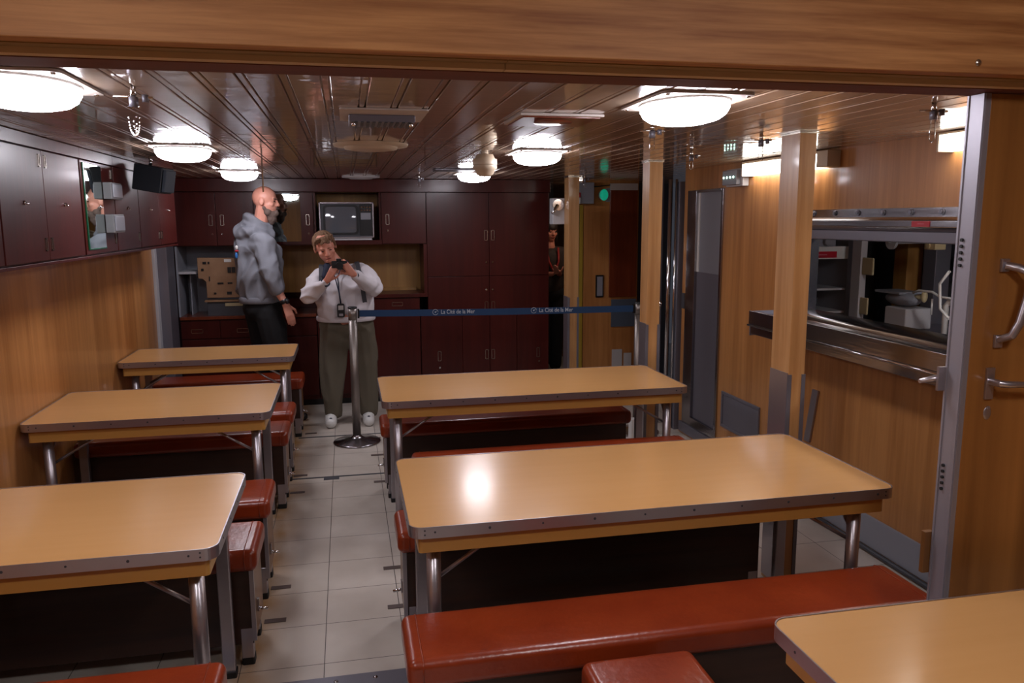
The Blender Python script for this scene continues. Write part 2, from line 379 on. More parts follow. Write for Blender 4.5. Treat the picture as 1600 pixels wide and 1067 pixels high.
# recess and corridor at the far right
struct('wall_recess', B((XR+.06, 3.4, 5.70, 5.76, 0, ZC+.01), (3.34, 3.4, 5.76, 7.40, 0, ZC+.01)), 'wall_wood')
struct('wall_corridor', B((2.27, 2.83, 7.40, 7.46, 0, ZC+.01)), 'wall_wood_x')
struct('wall_far', B((1.8, 3.5, 9.8, 9.86, 0, ZC+.01)), 'grey_dark')
struct('wall_passage_left', B((1.76, 1.82, 7.86, 9.8, 0, ZC+.01)), 'grey_dark')
struct('wall_passage_right', B((2.60, 2.66, 7.47, 9.8, 0, ZC+.01)), 'wall_wood')
struct('wall_recess_far', B((2.83, 3.4, 7.9, 7.96, 0, ZC+.01)), 'grey_dark')
# entrance beam with its mouldings
struct('trim_2', B((XL, 3.12, 1.60, 1.67, 2.022, 2.36)), 'beam_wood', .003)
struct('trim_3', B((XL, .338, 1.64, 1.672, 2.0195, 2.0219), (.3395, 3.1, 1.64, 1.672, 2.0195, 2.0219)), 'olive_trim')
struct('trim_4', B((XL, .338, 1.672, 1.70, 2.008, 2.05), (.3395, 3.1, 1.672, 1.70, 2.008, 2.05)), 'light_trim')
struct('trim_5', B((XL, 3.1, 1.70, 1.80, 2.006, 2.36)), 'dark_trim')
bm = BM()
lathe(bm, (0, 0, 0), [(0, -.003), (.006, -.002), (.008, 0)], 12)
for v in bm.verts: v.co = Vector((1.42+v.co.x, 1.598+v.co.z, 2.045+v.co.y))
tag(obj('screw', bm, 'brass', loc=(1.42, 1.6, 2.045)), 'tiny screw head near the right end of the light wooden beam', 'screw')
# steel threshold strip, slots and dark joints in the floor
o = struct('trim_6', B((-1.5, 1.2, 2.66, 2.80, .0005, .004)), 'steel_dark')
bm = BM()
for i in range(18):
    lathe(bm, (-1.4+i*.145, 2.765, .004), [(.009, 0), (.007, .003), (0, .004)], 10)
obj('screw_row', bm, 'steel', o)
struct('trim_7', B((-.5, .62, 5.18, 5.198, .0004, .003), (-.2, -.1, 5.13, 5.18, .0004, .0025)), 'grey_dark')
struct('trim_8', B((-.42, .30, 6.20, 6.218, .0004, .003)), 'grey_dark')
slots = [(-.355,3.285),(-.355,3.60),(-.355,4.92),(-.355,5.26),(-.33,6.33),(.168,3.30),(.168,3.70),(.168,5.02),(.168,5.62),(.168,6.08)]
wh = ['at the left of the aisle, nearest the steel threshold','at the left of the aisle, second from the threshold','on the left of the aisle just before the dark floor joint',
      'on the left of the aisle just past the first dark floor joint','on the left of the aisle beside the far dark joint','at the right of the aisle, nearest the steel threshold',
      'at the right of the aisle, second from the threshold','on the right of the aisle just before the dark floor joint','on the right of the aisle in front of the post base','at the right edge of the post base']
for (x, y), w in zip(slots, wh):
    tag(obj('floor_slot', B((x-.045, x+.045, y-.017, y+.017, .0004, .0035)), 'slot_grey', bevel=.001, loc=(x, y, 0)), 'dark floor plate '+w, 'floor plate', 'slotted plates in the aisle floor')

# galley behind the hatch
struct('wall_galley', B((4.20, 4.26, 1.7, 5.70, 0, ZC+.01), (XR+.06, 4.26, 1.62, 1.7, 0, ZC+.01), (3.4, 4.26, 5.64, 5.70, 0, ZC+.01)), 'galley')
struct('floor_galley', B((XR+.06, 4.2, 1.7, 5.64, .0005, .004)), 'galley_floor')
struct('ceiling_galley', B((3.4, 4.3, 1.62, 5.7, ZC+.002, ZC+.05)), 'hood')

# ------------------------------------------------------------------ sliding door on the right
D = sthing('door_1', (1.56, 1.77, 0))
obj('door_leaf', B((1.594, 3.1, 1.742, 1.798, .012, 2.005)), 'door_wood', D, .002)
obj('door_stile', B((1.965, 1.978, 1.735, 1.742, .012, 2.005), (2.03, 3.1, 1.730, 1.742, .012, 2.005)), 'door_wood', D, .002)
bm = B((1.576, 1.594, 1.742, 1.798, .012, 2.005), (1.576, 1.582, 1.739, 1.742, .012, 2.005), (1.573, 1.576, 1.742, 1.748, .012, 2.005), (1.573, 1.576, 1.792, 1.798, .012, 2.005))
e = obj('edge_strip', bm, 'strip', D); e['label'] = 'aluminium edge strip with rows of lock holes'
bm = BM()
for z0 in (1.64, 1.03, .50):
    for i in range(5): bm2 = tube(bm, [(1.5755, 1.778, z0-.0165*i), (1.571, 1.778, z0-.0165*i)], .0045, 10)
obj('lock_hole', bm, 'rubber', e)
bm = BM()   # pull handle
for z in (1.575, 1.375):
    obox(bm, (1.674, 1.7415, z), (1.674, 1.733, z), .024, .034)
tube(bm, [(1.674, 1.734, 1.575), (1.69, 1.71, 1.57), (1.712, 1.69, 1.555), (1.708, 1.69, 1.50), (1.690, 1.69, 1.43), (1.68, 1.70, 1.395), (1.674, 1.735, 1.38)], [.010, .011, .012, .0115, .0115, .011, .010], 10)
h = obj('pull_handle', bm, 'alu', D, .0015); h['label'] = 'bent aluminium pull handle'
bm = BM(); obox(bm, (1.66, 1.7415, 1.262), (1.66, 1.734, 1.262), .024, .085)
tube(bm, [(1.66, 1.735, 1.268), (1.66, 1.70, 1.268), (1.675, 1.69, 1.268), (1.72, 1.688, 1.266), (1.775, 1.690, 1.262)], [.0095, .0095, .0095, .008, .006], 12)
obj('lever_handle', bm, 'alu', D, .001)
bm = BM(); tube(bm, [(1.582, 1.80, 1.268), (1.562, 1.815, 1.266), (1.515, 1.822, 1.258)], [.009, .009, .006], 10); box(bm, 1.552, 1.575, 1.795, 1.803, 1.235, 1.30)
obj('rear_lever', bm, 'alu', D)
bm = BM(); ell(bm, (1.664, 1.741, 1.18), (.012, .003, .018)); tube(bm, [(1.664, 1.741, 1.194), (1.664, 1.7365, 1.196)], .005, 8)
obj('keyhole_cover', bm, 'alu', D)
bm = BM(); prism(bm, rrect(1.553, 1.582, 1.80, 1.816, .004), .71, .83)
obj('door_stop', bm, 'bench_end', D)

# ------------------------------------------------------------------ tables
def table(x0, x1, y0, y1, label, loc=None):
    t = thing('dining_table', ((x0+x1)/2, (y0+y1)/2, 0), label, 'table', 'laminate mess tables')
    bm = BM(); prism(bm, rrect(x0+.004, x1-.004, y0+.004, y1-.004, .040, 8), .716, .7495); obj('tabletop', bm, 'laminate', t)
    bm = BM(); band(bm, rrect(x0, x1, y0, y1, .044, 8), rrect(x0+.0035, x1-.0035, y0+.0035, y1-.0035, .0405, 8), .714, .7515)
    e = obj('edge_band', bm, 'alu', t); e['label'] = 'screwed aluminium edge band'
    bm = BM()
    n = max(3, int((x1-x0)/.16))
    for i in range(n):
        x = x0+.08+(x1-x0-.16)*i/(n-1)
        tube(bm, [(x, y0+.0005, .734), (x, y0-.001, .734)], .0045 if i % 2 else .0035, 8)
    for sx in (x0+.048, x1-.048):
        for z in (.727, .741): tube(bm, [(sx, y0+.0005, z), (sx, y0-.001, z)], .003, 8)
    for i in range(4):
        for x, s in ((x0, -1), (x1, 1)): tube(bm, [(x-s*.0005, y0+.12+(y1-y0-.24)*i/3, .734), (x+s*.001, y0+.12+(y1-y0-.24)*i/3, .734)], .0035, 8)
    obj('edge_screw', bm, 'grey_dark', e)
    bm = BM(); band(bm, rrect(x0+.03, x1-.03, y0+.03, y1-.03, .012, 3), rrect(x0+.05, x1-.05, y0+.05, y1-.05, .006, 3), .655, .716)
    obj('apron', bm, 'apron', t)
    for ex, s in ((x0+.085, 1), (x1-.085, -1)):
        for k, yy in enumerate((y0+.115, y1-.132)):
            bm = BM()
            if k == 0: tube(bm, [(ex, yy, .70), (ex, yy, .02)], .024, 16)
            else: prism(bm, rrect(ex-.023, ex+.023, yy-.016, yy+.016, .004, 2), .02, .70)
            l = obj('leg', bm, 'alu', t)
            bm = BM(); prism(bm, rrect(ex-.027, ex+.027, yy-.025, yy+.025, .006, 2), 0, .022); obj('leg_foot', bm, 'rubber', l)
            bm = BM(); tube(bm, [(ex+s*.015, yy+.02*(1-2*k), .52), (ex+s*.26, yy+.05*(1-2*k), .668)], .007, 8); obj('brace', bm, 'alu', t)
        bm = BM(); yc = (y0+y1)/2
        obox(bm, (ex, y0+.125, .55), (ex, y0+.24, .675), .018, .006); obox(bm, (ex, y1-.125, .55), (ex, y1-.24, .675), .018, .006)
        box(bm, ex-.015, ex+.015, y0+.13, y1-.13, .655, .675); obj('cross_brace', bm, 'alu', t)
    return t
table(-1.545, -.402, 2.31, 3.03, 'amber laminate table at the left wall, nearest the viewer')
table(-1.545, -.402, 3.985, 4.725, 'amber laminate table at the left wall, middle one of three')
table(-1.545, -.388, 5.635, 6.24, 'amber laminate table at the left wall, farthest, in front of the man in grey')
table(.16, 1.885, 2.33, 3.068, 'long amber table right of the aisle with lamp reflections, next to the wide post')
table(.155, 1.885, 4.07, 4.77, 'farther long amber table right of the aisle, in front of the dark cupboards')
table(.955, 2.55, .86, 1.59, 'amber laminate table cut off by the lower right corner, in front of the sliding door')

# ------------------------------------------------------------------ benches
def bench(x0, x1, y0, y1, label, aisle=1, body=True, axis='X'):
    t = thing('bench', ((x0+x1)/2, (y0+y1)/2, 0), label, 'bench', 'red brown leather benches')
    bm = B((x0, x1, y0, y1, .385, .475))
    bmesh.ops.subdivide_edges(bm, edges=bm.edges[:], cuts=1, use_grid_fill=True)
    for v in bm.verts:
        if v.co.z > .47 and abs(v.co.x-(x0+x1)/2) < .01 and abs(v.co.y-(y0+y1)/2) < .01: v.co.z += .006
    obj('cushion', bm, 'leather', t, .028, 5)
    for xs in ((x0+.045, x1-.045) if axis == 'X' else ()):
        bm = BM(); tube(bm, [(xs, y0-.001, .40), (xs, y0-.0008, .452), (xs, y0+.012, .4715), (xs, y0+.03, .4755), (xs, y1-.03, .4755), (xs, y1-.012, .4715), (xs, y1+.0008, .45), (xs, y1+.001, .40)], .0022, 6); obj('seam', bm, 'leather', t)
    obj('locker_body', B((x0+.03, x1-.03, y0+.03, y1-.03, .085, .385)), 'bench_wood_shaded', t, .002)
    xe = x1 if aisle > 0 else x0; s = 1 if aisle > 0 else -1
    if axis == 'X':
        obj('end_panel', B((min(xe-s*.03, xe-s*.022), max(xe-s*.03, xe-s*.022), y0+.025, y1-.025, .10, .385)), 'bench_end', t, .001)
        obj('corner_strip', B((min(xe-s*.034, xe-s*.018), max(xe-s*.034, xe-s*.018), y0+.022, y0+.034, .10, .385)), 'alu', t)
        feet = [(x0+.06, y0+.055), (x0+.06, y1-.055), (x1-.055, y0+.055), (x1-.055, y1-.055)]
        bm = BM(); obox(bm, (xe-s*.02, y0+.10, .21), (xe-s*.012, y0+.10, .21), .02, .05); tube(bm, [(xe-s*.015, y0+.10, .195), (xe+s*.02, y0+.10, .19)], .006, 8)
        obj('latch', bm, 'chrome', t)
    else:
        feet = [(x0+.06, y0+.06), (x1-.06, y0+.06), (x0+.06, y1-.06), (x1-.06, y1-.06)]
    for fx, fy in feet:
        f = obj('foot', B((fx-.022, fx+.022, fy-.026, fy+.026, .026, .15)), 'alu', t, .003)
        bm = BM(); prism(bm, rrect(fx-.024, fx+.024, fy-.028, fy+.028, .008, 3), 0, .028); obj('rubber_pad', bm, 'rubber', f)
    return t
L0, L1 = -1.53, -.372
bench(L0, L1, 1.87, 2.185, 'leather bench at the bottom left edge of the photo, nearest on the left side')
bench(L0, L1, 2.93, 3.255, 'leather bench on the far side of the nearest left table')
bench(L0, L1, 3.47, 3.80, 'leather bench on the near side of the middle left table')
bench(L0, L1, 4.625, 4.93, 'leather bench on the far side of the middle left table')
bench(L0, L1, 5.13, 5.45, 'leather bench on the near side of the farthest left table')
bench(L0, L1+.005, 6.22, 6.55, 'leather bench on the far side of the farthest left table, by the bald man')
bench(.125, 1.85, 2.04, 2.335, 'long leather bench in the foreground, before the nearer long table', -1)
bench(.158, 1.77, 2.965, 3.25, 'leather bench beyond the nearer long right table, only its left end showing', -1)
bench(.30, 1.84, 3.76, 4.08, 'leather bench on the near side of the farther long table, a thin red strip', -1)
bench(.165, 1.77, 4.665, 4.95, 'leather bench beyond the farther long right table, its rounded left end showing', -1)
bench(.60, .935, .95, 1.96, 'short leather seat end at the bottom centre, left of the corner table', 1, axis='Y')

# ------------------------------------------------------------------ wooden posts
def post(x0, x1, y0, y1, label, plates=True):
    t = thing('wooden_post', ((x0+x1)/2, (y0+y1)/2, 0), label, 'post', 'oak clad posts')
    obj('cladding', B((x0, x1, y0, y1, .003, ZC-.001)), 'post_wood', t, .002)
    obj('ceiling_collar', B((x0-.006, x1+.006, y0-.006, y1+.006, ZC-.008, ZC-.001)), 'brass', t)
    obj('kick_plate', B((x0-.004, x0-.0005, y0+.004, y1-.002, .02, 1.018)), 'plate', t)
    obj('corner_guard', B((x0-.006, x0+.014, y0-.004, y0-.0003, .02, 1.012), (x1-.014, x1+.004, y0-.004, y0-.0003, .02, 1.012), (x1+.0005, x1+.004, y0, y1, .02, 1.0)), 'steel_dark', t)
    return t
post(1.897, 1.975, 3.085, 3.235, 'wide oak clad post beside the serving counter, nearest the viewer')
post(1.905, 1.995, 4.80, 4.92, 'slim oak clad post in front of the steel closet, middle of the three')
post(1.905, 2.0, 6.66, 6.80, 'farthest oak clad post, beside the corridor opening and the grey wall box')

# ------------------------------------------------------------------ serving counter, hood and hatch
t = thing('serving_counter', (2.42, 3.0, 1.1), 'stainless steel serving counter projecting from the right wall under the hatch', 'counter')
bm = BM(); prismY(bm, [(2.64, 1.150), (2.64, 1.176), (2.46, 1.179), (2.44, 1.170), (2.425, 1.152), (2.275, 1.152), (2.262, 1.176), (2.25, 1.176), (2.25, 1.098), (2.262, 1.098), (2.262, 1.11), (2.578, 1.11), (2.578, 1.150)], 1.86, 4.10)
obj('worktop', bm, 'steel', t, .003)
bm = BM(); prismY(bm, [(2.578, 1.11), (2.30, 1.11), (2.262, 1.095), (2.262, 1.04), (2.30, 1.03), (2.578, 1.03)], 1.86, 4.10); obj('apron', bm, 'steel', t, .003)
bm = BM(); tube(bm, [(2.247, 1.86, 1.092), (2.247, 4.10, 1.092)], .007, 10); obj('tray_rail', bm, 'chrome', t)
bm = BM(); box(bm, 2.26, 2.578, 4.10, 4.105, 1.03, 1.172); obj('end_plate', bm, 'steel_dark', t)
bm = BM(); a = [bm.verts.new((x_, y_, z_)) for x_ in (2.568, 2.579) for y_, z_ in ((3.93, .42), (3.985, .42), (3.925, .735), (3.87, .735))]
for f in ((0, 1, 2, 3), (7, 6, 5, 4), (0, 4, 5, 1), (1, 5, 6, 2), (2, 6, 7, 3), (3, 7, 4, 0)): bm.faces.new([a[i] for i in f])
bm = bm; tag(obj('support_bracket', bm, 'plate', loc=(2.575, 3.964, 0.422)), 'slanted grey steel bracket on the right wall below the counter, beside the wide post', 'bracket')

t = thing('hatch_hood', (2.54, 3.0, 1.59), 'stainless steel hood with bolts above the serving hatch', 'hood')
obj('fixing_strip', B((2.572, 2.5795, 1.83, 4.10, 1.70, 1.742)), 'steel', t)
bm = BM(); prismY(bm, [(2.579, 1.70), (2.50, 1.70), (2.475, 1.685), (2.475, 1.655), (2.50, 1.635), (2.579, 1.60)], 1.83, 4.10); obj('shutter_box', bm, 'steel', t, .004)
bm = BM(); prismY(bm, [(2.50, 1.634), (2.50, 1.588), (2.506, 1.584), (2.579, 1.584), (2.579, 1.599)], 1.83, 4.10); obj('lower_lip', bm, 'steel_dark', t, .002)
for i in range(10):
    y = 2.25+i*.195; bm = BM(); tube(bm, [(2.572, y, 1.722), (2.566, y, 1.722)], .014, 14); tube(bm, [(2.566, y, 1.722), (2.560, y, 1.722)], .009, 6); obj('bolt', bm, 'steel_dark', t)
r = obj('red_label', B((2.472, 2.4748, 2.985, 3.095, 1.657, 1.682)), 'red', t)
obj('printed_line', B((2.4714, 2.472, 3.018, 3.058, 1.6685, 1.6715)), 'label_print', r)
struct('trim_10', B((2.5795, 2.645, 4.053, 4.0595, 1.177, 1.594)), 'steel')
struct('trim_11', B((2.5795, 2.645, 1.86, 4.055, 1.594, 1.5995)), 'steel')
t = thing('added_galley_lamp', (3.1, 2.4, ZC), 'long tube lamp added to light the galley, out of direct view', 'lamp')  # unseen lamp, added because the galley was too dark
obj('housing', B((3.02, 3.18, 1.9, 2.9, ZC-.02, ZC-.001)), 'ivory', t); obj('diffuser', B((3.03, 3.17, 1.92, 2.88, ZC-.05, ZC-.021)), 'tube_added_galley', t)

# things inside the galley
t = thing('refrigerator', (3.42, 5.42, 0), 'open white shelved cabinet with a red sign inside the galley, left in the hatch', 'cabinet')
obj('carcass', B((3.10, 3.13, 5.15, 5.63, 0, 1.75), (3.60, 3.66, 5.15, 5.63, 0, 1.75), (3.10, 3.66, 5.60, 5.63, 0, 1.75), (3.10, 3.66, 5.15, 5.63, 1.72, 1.75), (3.10, 3.66, 5.15, 5.63, 0, .1)), 'grey_paint', t, .003)
obj('top_panel', B((3.13, 3.60, 5.145, 5.17, 1.40, 1.49)), 'white', t, .002)
r = obj('red_sign', B((3.14, 3.50, 5.137, 5.1445, 1.41, 1.455)), 'red', t)
obj('printed_line', B((3.20, 3.32, 5.1362, 5.137, 1.428, 1.436), (3.335, 3.42, 5.1362, 5.137, 1.428, 1.436)), 'label_print', r)
for z in (1.0, 1.17): obj('shelf', B((3.13, 3.60, 5.16, 5.59, z, z+.015)), 'grey_light', t)
bm = BM()
for i in range(7): tube(bm, [(3.13, 5.5, 1.04+i*.02), (3.60, 5.5, 1.04+i*.02)], .003, 6)
obj('wire_rack', bm, 'grey_light', t)
bm = B((3.15, 3.5, 5.16, 5.4, 1.49, 1.56)); tube(bm, [(3.2, 5.16, 1.525), (3.2, 5.13, 1.525)], .02, 12); tube(bm, [(3.42, 5.16, 1.525), (3.42, 5.12, 1.525)], .028, 12)
obj('motor', bm, 'grey_paint', t)
t = thing('door_frame', (3.62, 4.97, 0), 'light grey upright frame standing in the middle of the galley hatch view', 'frame')
obj('upright', B((3.55, 3.60, 4.93, 5.03, 0, ZC-.002)), 'grey_light', t, .003)
for z, w in ((1.30, .10), (1.02, .07)):
    obj('hinge_plate', B((3.56, 3.575, 4.929-w*1.2, 4.929, z, z+.12)), 'cream', t, .008)
bm = BM(); tube(bm, [(3.7, 4.80, 1.535), (3.68, 4.80, 1.535)], .055, 24); tube(bm, [(3.68, 4.80, 1.535), (3.66, 4.80, 1.535)], .014, 12); tube(bm, [(3.70, 4.80, 1.535), (4.19, 4.80, 1.535)], .02, 12)
tag(obj('wall_dial', bm, 'grey_light', loc=(3.7, 4.8, 1.535)), 'pale round dial high in the galley, above the brown column reflection', 'dial')
tag(obj('column_reflection', B((3.95, 4.08, 4.96, 5.10, 0, ZC-.002)), 'niche_wood', bevel=.004, loc=(4.02, 5.03, 0)), 'upright brown bar shaped as a column reflection at the back of the galley', 'duct')  # solid bar standing in for a yellow-brown column reflection
bm = B((4.0, 4.12, 4.74, 4.86, 0, ZC-.002), ); tag(obj('steel_duct', bm, 'steel_dark', bevel=.004, loc=(4.06, 4.8, 0)), 'upright steel duct right of the brown column reflection in the galley', 'duct')
bm = B((3.7, 3.78, 4.40, 4.50, 1.49, 1.56)); tube(bm, [(3.70, 4.46, 1.515), (3.69, 4.46, 1.515)], .02, 14); tube(bm, [(3.74, 4.45, 1.56), (3.74, 4.45, ZC-.002)], .015, 8)
tag(obj('pipe_valve', bm, 'cream', bevel=.003, loc=(3.74, 4.45, 1.52)), 'small cream valve box near the top of the galley view', 'valve')
t = thing('slicing_machine', (3.72, 4.72, .95), 'grey slicing machine with a white base standing on the galley bench', 'machine')
obj('base', B((3.60, 3.80, 4.50, 4.71, .9585, 1.10)), 'grey_light', t, .01)
bm = BM(); ell(bm, (3.70, 4.66, 1.15), (.07, .16, .05)); box(bm, 3.62, 3.8, 4.60, 4.85, 1.185, 1.20); obj('hopper', bm, 'grey_paint', t)
bm = BM(); tube(bm, [(3.70, 4.56, 1.17), (3.69, 4.46, 1.18)], .014, 10); ell(bm, (3.69, 4.45, 1.185), (.02, .02, .04)); obj('grip', bm, 'cream', t)
t = thing('galley_bench', (3.9, 3.9, 0), 'dark steel bench along the back of the galley', 'worktop')
obj('top', B((3.55, 4.19, 2.2, 4.72, .92, .958)), 'steel_dark', t, .003); obj('cupboard', B((3.60, 4.19, 2.25, 4.70, .0045, .92)), 'galley', t)
t = thing('kettle_lift', (3.65, 4.2, .958), 'white bent pipes and grab rail above the galley bench', 'pipe')
bm = BM(); tube(bm, [(3.6, 4.15, .958), (3.6, 4.15, 1.16), (3.6, 4.12, 1.19), (3.6, 4.06, 1.205), (3.6, 3.9, 1.205)], .018, 12); obj('water_pipe', bm, 'white', t)
bm = BM(); tube(bm, [(3.58, 4.42, 1.215), (3.58, 4.37, 1.235), (3.58, 4.25, 1.235), (3.58, 4.18, 1.21), (3.58, 3.8, 1.205)], .008, 8); tube(bm, [(3.6, 4.27, 1.09), (3.6, 4.27, 1.19)], .006, 8); obj('grab_rail', bm, 'white', t)
bm = BM(); tube(bm, [(3.50, 4.0, 1.1), (3.50, 4.08, 1.15), (3.50, 4.10, 1.3), (3.50, 4.03, 1.38)], .009, 8); tag(obj('curved_hose', bm, 'white', loc=(3.5, 4.0, 1.1)), 'curved white hose at the right edge of the galley hatch', 'hose')
t = thing('galley_console', (4.19, 4.6, 1.3), 'dark control panel with round switches on the galley back wall', 'panel')
obj('panel_plate', B((4.17, 4.199, 4.30, 4.95, 1.25, 1.60)), 'grey_dark', t, .003)
for y, z, rr, mm in ((4.62, 1.52, .035, 'black'), (4.72, 1.39, .04, 'black'), (4.58, 1.46, .012, 'white'), (4.57, 1.38, .012, 'green_lamp'), (4.56, 1.33, .014, 'red')):
    bm = BM(); tube(bm, [(4.17, y, z), (4.14, y, z)], rr, 16); obj('switch', bm, mm, t)

# ------------------------------------------------------------------ right wall fittings
t = thing('wall_lamp', (2.55, 4.3, 1.96), 'lit white tube lamp under the ceiling, partly behind the wide post', 'lamp', 'tube lamps along the right wall')
obj('housing', B((2.50, 2.579, 3.90, 4.72, 2.038, 2.052), (2.50, 2.579, 3.80, 3.90, 1.965, 2.052), (2.50, 2.579, 4.72, 4.728, 1.962, 2.052)), 'ivory', t, .003)
obj('diffuser', B((2.502, 2.579, 3.901, 4.719, 1.965, 2.037)), 'tube', t)
t = thing('wall_lamp', (2.55, 2.6, 1.97), 'lit white tube lamp cut off by the aluminium door edge', 'lamp', 'tube lamps along the right wall')
obj('housing', B((2.50, 2.579, 2.30, 3.00, 2.045, 2.054), (2.50, 2.579, 3.0, 3.012, 1.974, 2.054)), 'ivory', t, .003)
obj('diffuser', B((2.502, 2.579, 2.302, 2.999, 1.978, 2.044)), 'tube', t)
t = thing('emergency_light', (2.56, 4.9, 1.92), 'grey emergency light box with four small glowing points', 'lamp')
obj('back_box', B((2.535, 2.579, 4.77, 5.0, 1.905, 2.02)), 'grey_light', t, .004)
obj('front_glass', B((2.505, 2.5345, 4.80, 5.0, 1.915, 2.012)), 'grey_paint', t, .006)
for i in range(4):
    bm = BM(); ell(bm, (2.503, 4.84+i*.045, 1.965), (.004, .007, .007), sub=2); obj('led', bm, 'led', t)
bm = BM(); tube(bm, [(2.56, 4.82, 2.02), (2.56, 4.82, 2.055)], .012, 8); obj('cable', bm, 'rubber', t)
D2 = sthing('door_2', (2.6, 5.39, 0))
obj('door_frame', B((2.568, 2.60, 5.10, 5.13, .105, 1.905), (2.568, 2.60, 5.53, 5.68, .105, 1.905), (2.568, 2.60, 5.13, 5.53, 1.885, 1.905), (2.568, 2.60, 5.13, 5.53, .105, .17)), 'steel', D2, .002)
obj('upper_panel', B((2.592, 2.60, 5.13, 5.51, 1.30, 1.885)), 'smoke_glass', D2)
obj('lower_panel', B((2.590, 2.60, 5.13, 5.53, .17, 1.30)), 'steel_dark', D2, .001)
obj('light_strip', B((2.586, 2.592, 5.50, 5.53, 1.30, 1.885)), 'white', D2)
struct('trim_9', B((2.56, 2.60, 5.05, 5.72, .02, .10)), 'steel_dark', .003)
t = thing('vent_grille', (2.575, 4.76, .33), 'grey framed metal vent low in the right wood wall', 'vent')
obj('frame', B((2.566, 2.579, 4.50, 5.02, .47, .49), (2.566, 2.579, 4.50, 5.02, .235, .255), (2.566, 2.579, 4.50, 4.52, .255, .47), (2.566, 2.579, 5.0, 5.02, .255, .47)), 'steel_dark', t, .002)
obj('panel', B((2.573, 2.579, 4.52, 5.0, .255, .47)), 'steel_dark', t)
tag(obj('wall_plate', B((2.57, 2.579, 5.70, 5.75, 1.0, 1.12)), 'grey_dark', bevel=.002, loc=(2.575, 5.72, 1.0)), 'small dark plate on the wood strip left of the steel closet', 'plate')
t = thing('bulkhead_door_frame', (2.55, 5.95, 0), 'tall polished steel door frame seen between the middle post and the steel closet', 'door frame')
bm = BM()
for x, y, rr in ((2.50, 5.86, .014), (2.545, 5.84, .010)): tube(bm, [(x, y, .01), (x, y, 2.0)], rr, 12)
obj('round_bar', bm, 'chrome', t)
obj('flange', B((2.555, 2.60, 5.80, 5.86, 0, 1.98)), 'steel_dark', t, .002)
obj('inner_flange', B((2.42, 2.52, 6.03, 6.05, .0, 2.03)), 'steel_dark', t, .002)
bm = BM(); ell(bm, (2.45, 5.90, 1.02), (.014, .03, .03)); tube(bm, [(2.45, 5.9, 1.02), (2.43, 5.86, .95)], .009, 8); obj('latch_handle', bm, 'chrome', t)

# ------------------------------------------------------------------ corridor fittings
t = thing('mahogany_panel', (2.67, 7.38, .93), 'red brown polished door panel on the wood wall right of the green lamp', 'panel')
obj('panel_board', B((2.53, 2.81, 7.375, 7.399, .93, 1.97)), 'mahogany_red', t, .003)
obj('top_strip', B((2.53, 2.81, 7.372, 7.399, 1.972, 2.035)), 'hood', t)
t = thing('signal_lamp', (2.46, 7.38, 1.92), 'round green glass signal lamp high on the wood wall', 'lamp')
obj('back_plate', B((2.49, 2.54, 7.385, 7.399, 1.86, 1.99)), 'grey_paint', t)
bm = BM(); tube(bm, [(2.46, 7.399, 1.925), (2.46, 7.37, 1.925)], .05, 24); obj('base_ring', bm, 'grey_light', t)
bm = BM(); ell(bm, (2.46, 7.362, 1.925), (.042, .022, .055)); obj('lens', bm, 'green_lamp', t)
bm = BM(); tube(bm, [(2.25, 7.385, 2.0), (2.40, 7.385, 2.005), (2.53, 7.385, 2.02)], .005, 6); tag(obj('cable', bm, 'rubber', loc=(2.25, 7.385, 2.0)), 'thin dark cable running above the green signal lamp', 'cable')
t = thing('junction_box', (2.27, 7.35, 1.85), 'blue grey junction box left of the green lamp', 'box')
obj('box_body', B((2.20, 2.34, 7.30, 7.395, 1.84, 2.04)), 'grey_paint', t, .004)
r = obj('red_sign', B((2.14, 2.20, 7.29, 7.30, 1.90, 1.945)), 'red', t); obj('white_label', B((2.14, 2.20, 7.29, 7.30, 1.84, 1.895)), 'white', t)
t = thing('pipe_cover', (2.22, 7.5, 0), 'cream perforated upright cover with a yellow edge beside the far post', 'pipe cover')
obj('cover', B((2.165, 2.225, 7.40, 7.50, 0, 1.83)), 'cream', t, .004); obj('yellow_edge', B((2.227, 2.262, 7.40, 7.48, .003, 1.83)), 'yellow', t)
bm = BM()
for i in range(8): tube(bm, [(2.195, 7.399, .3+i*.19), (2.195, 7.395, .3+i*.19)], .005, 8)
obj('hole', bm, 'rubber', t)
t = thing('fan_box', (1.86, 6.86, 1.65), 'grey wall box with a silver round fan above the woman in the corridor', 'fan')
obj('housing', B((1.80, 1.93, 6.801, 6.92, 1.65, 1.88)), 'grey_light', t, .006)
bm = BM(); tube(bm, [(1.845, 6.80, 1.82), (1.845, 6.785, 1.82)], .05, 24); tube(bm, [(1.84, 6.78, 1.82), (1.81, 6.77, 1.77), (1.785, 6.77, 1.745)], .014, 8); obj('fan_ring', bm, 'chrome', t)
t = thing('picture_frame', (2.435, 7.39, 1.07), 'small dark framed picture on the wood wall left of the red brown panel', 'picture')
obj('frame', B((2.395, 2.475, 7.385, 7.399, .93, 1.15)), 'black', t, .002); obj('picture', B((2.407, 2.463, 7.382, 7.385, .945, 1.135)), 'grey_paint', t)
tag(obj('poster', B((2.56, 2.82, 7.39, 7.399, .63, .905)), 'poster', loc=(2.69, 7.395, .63)), 'blue grey poster on the wood wall below the red brown panel', 'poster')
tag(obj('notice', B((2.575, 2.68, 7.39, 7.399, .23, .40)), 'paper', loc=(2.62, 7.395, .23)), 'white notice low on the wood wall behind the farther long table', 'notice')
tag(obj('notice', B((2.70, 2.78, 7.39, 7.399, .21, .36)), 'paper', loc=(2.74, 7.395, .21)), 'smaller white notice low on the wall beside the belt post', 'notice')
tag(obj('socket_box', B((2.10, 2.22, 5.55, 5.62, 0, .17)), 'white', bevel=.004, loc=(2.16, 5.58, 0)), 'white box standing on the floor behind the farther long table', 'box')

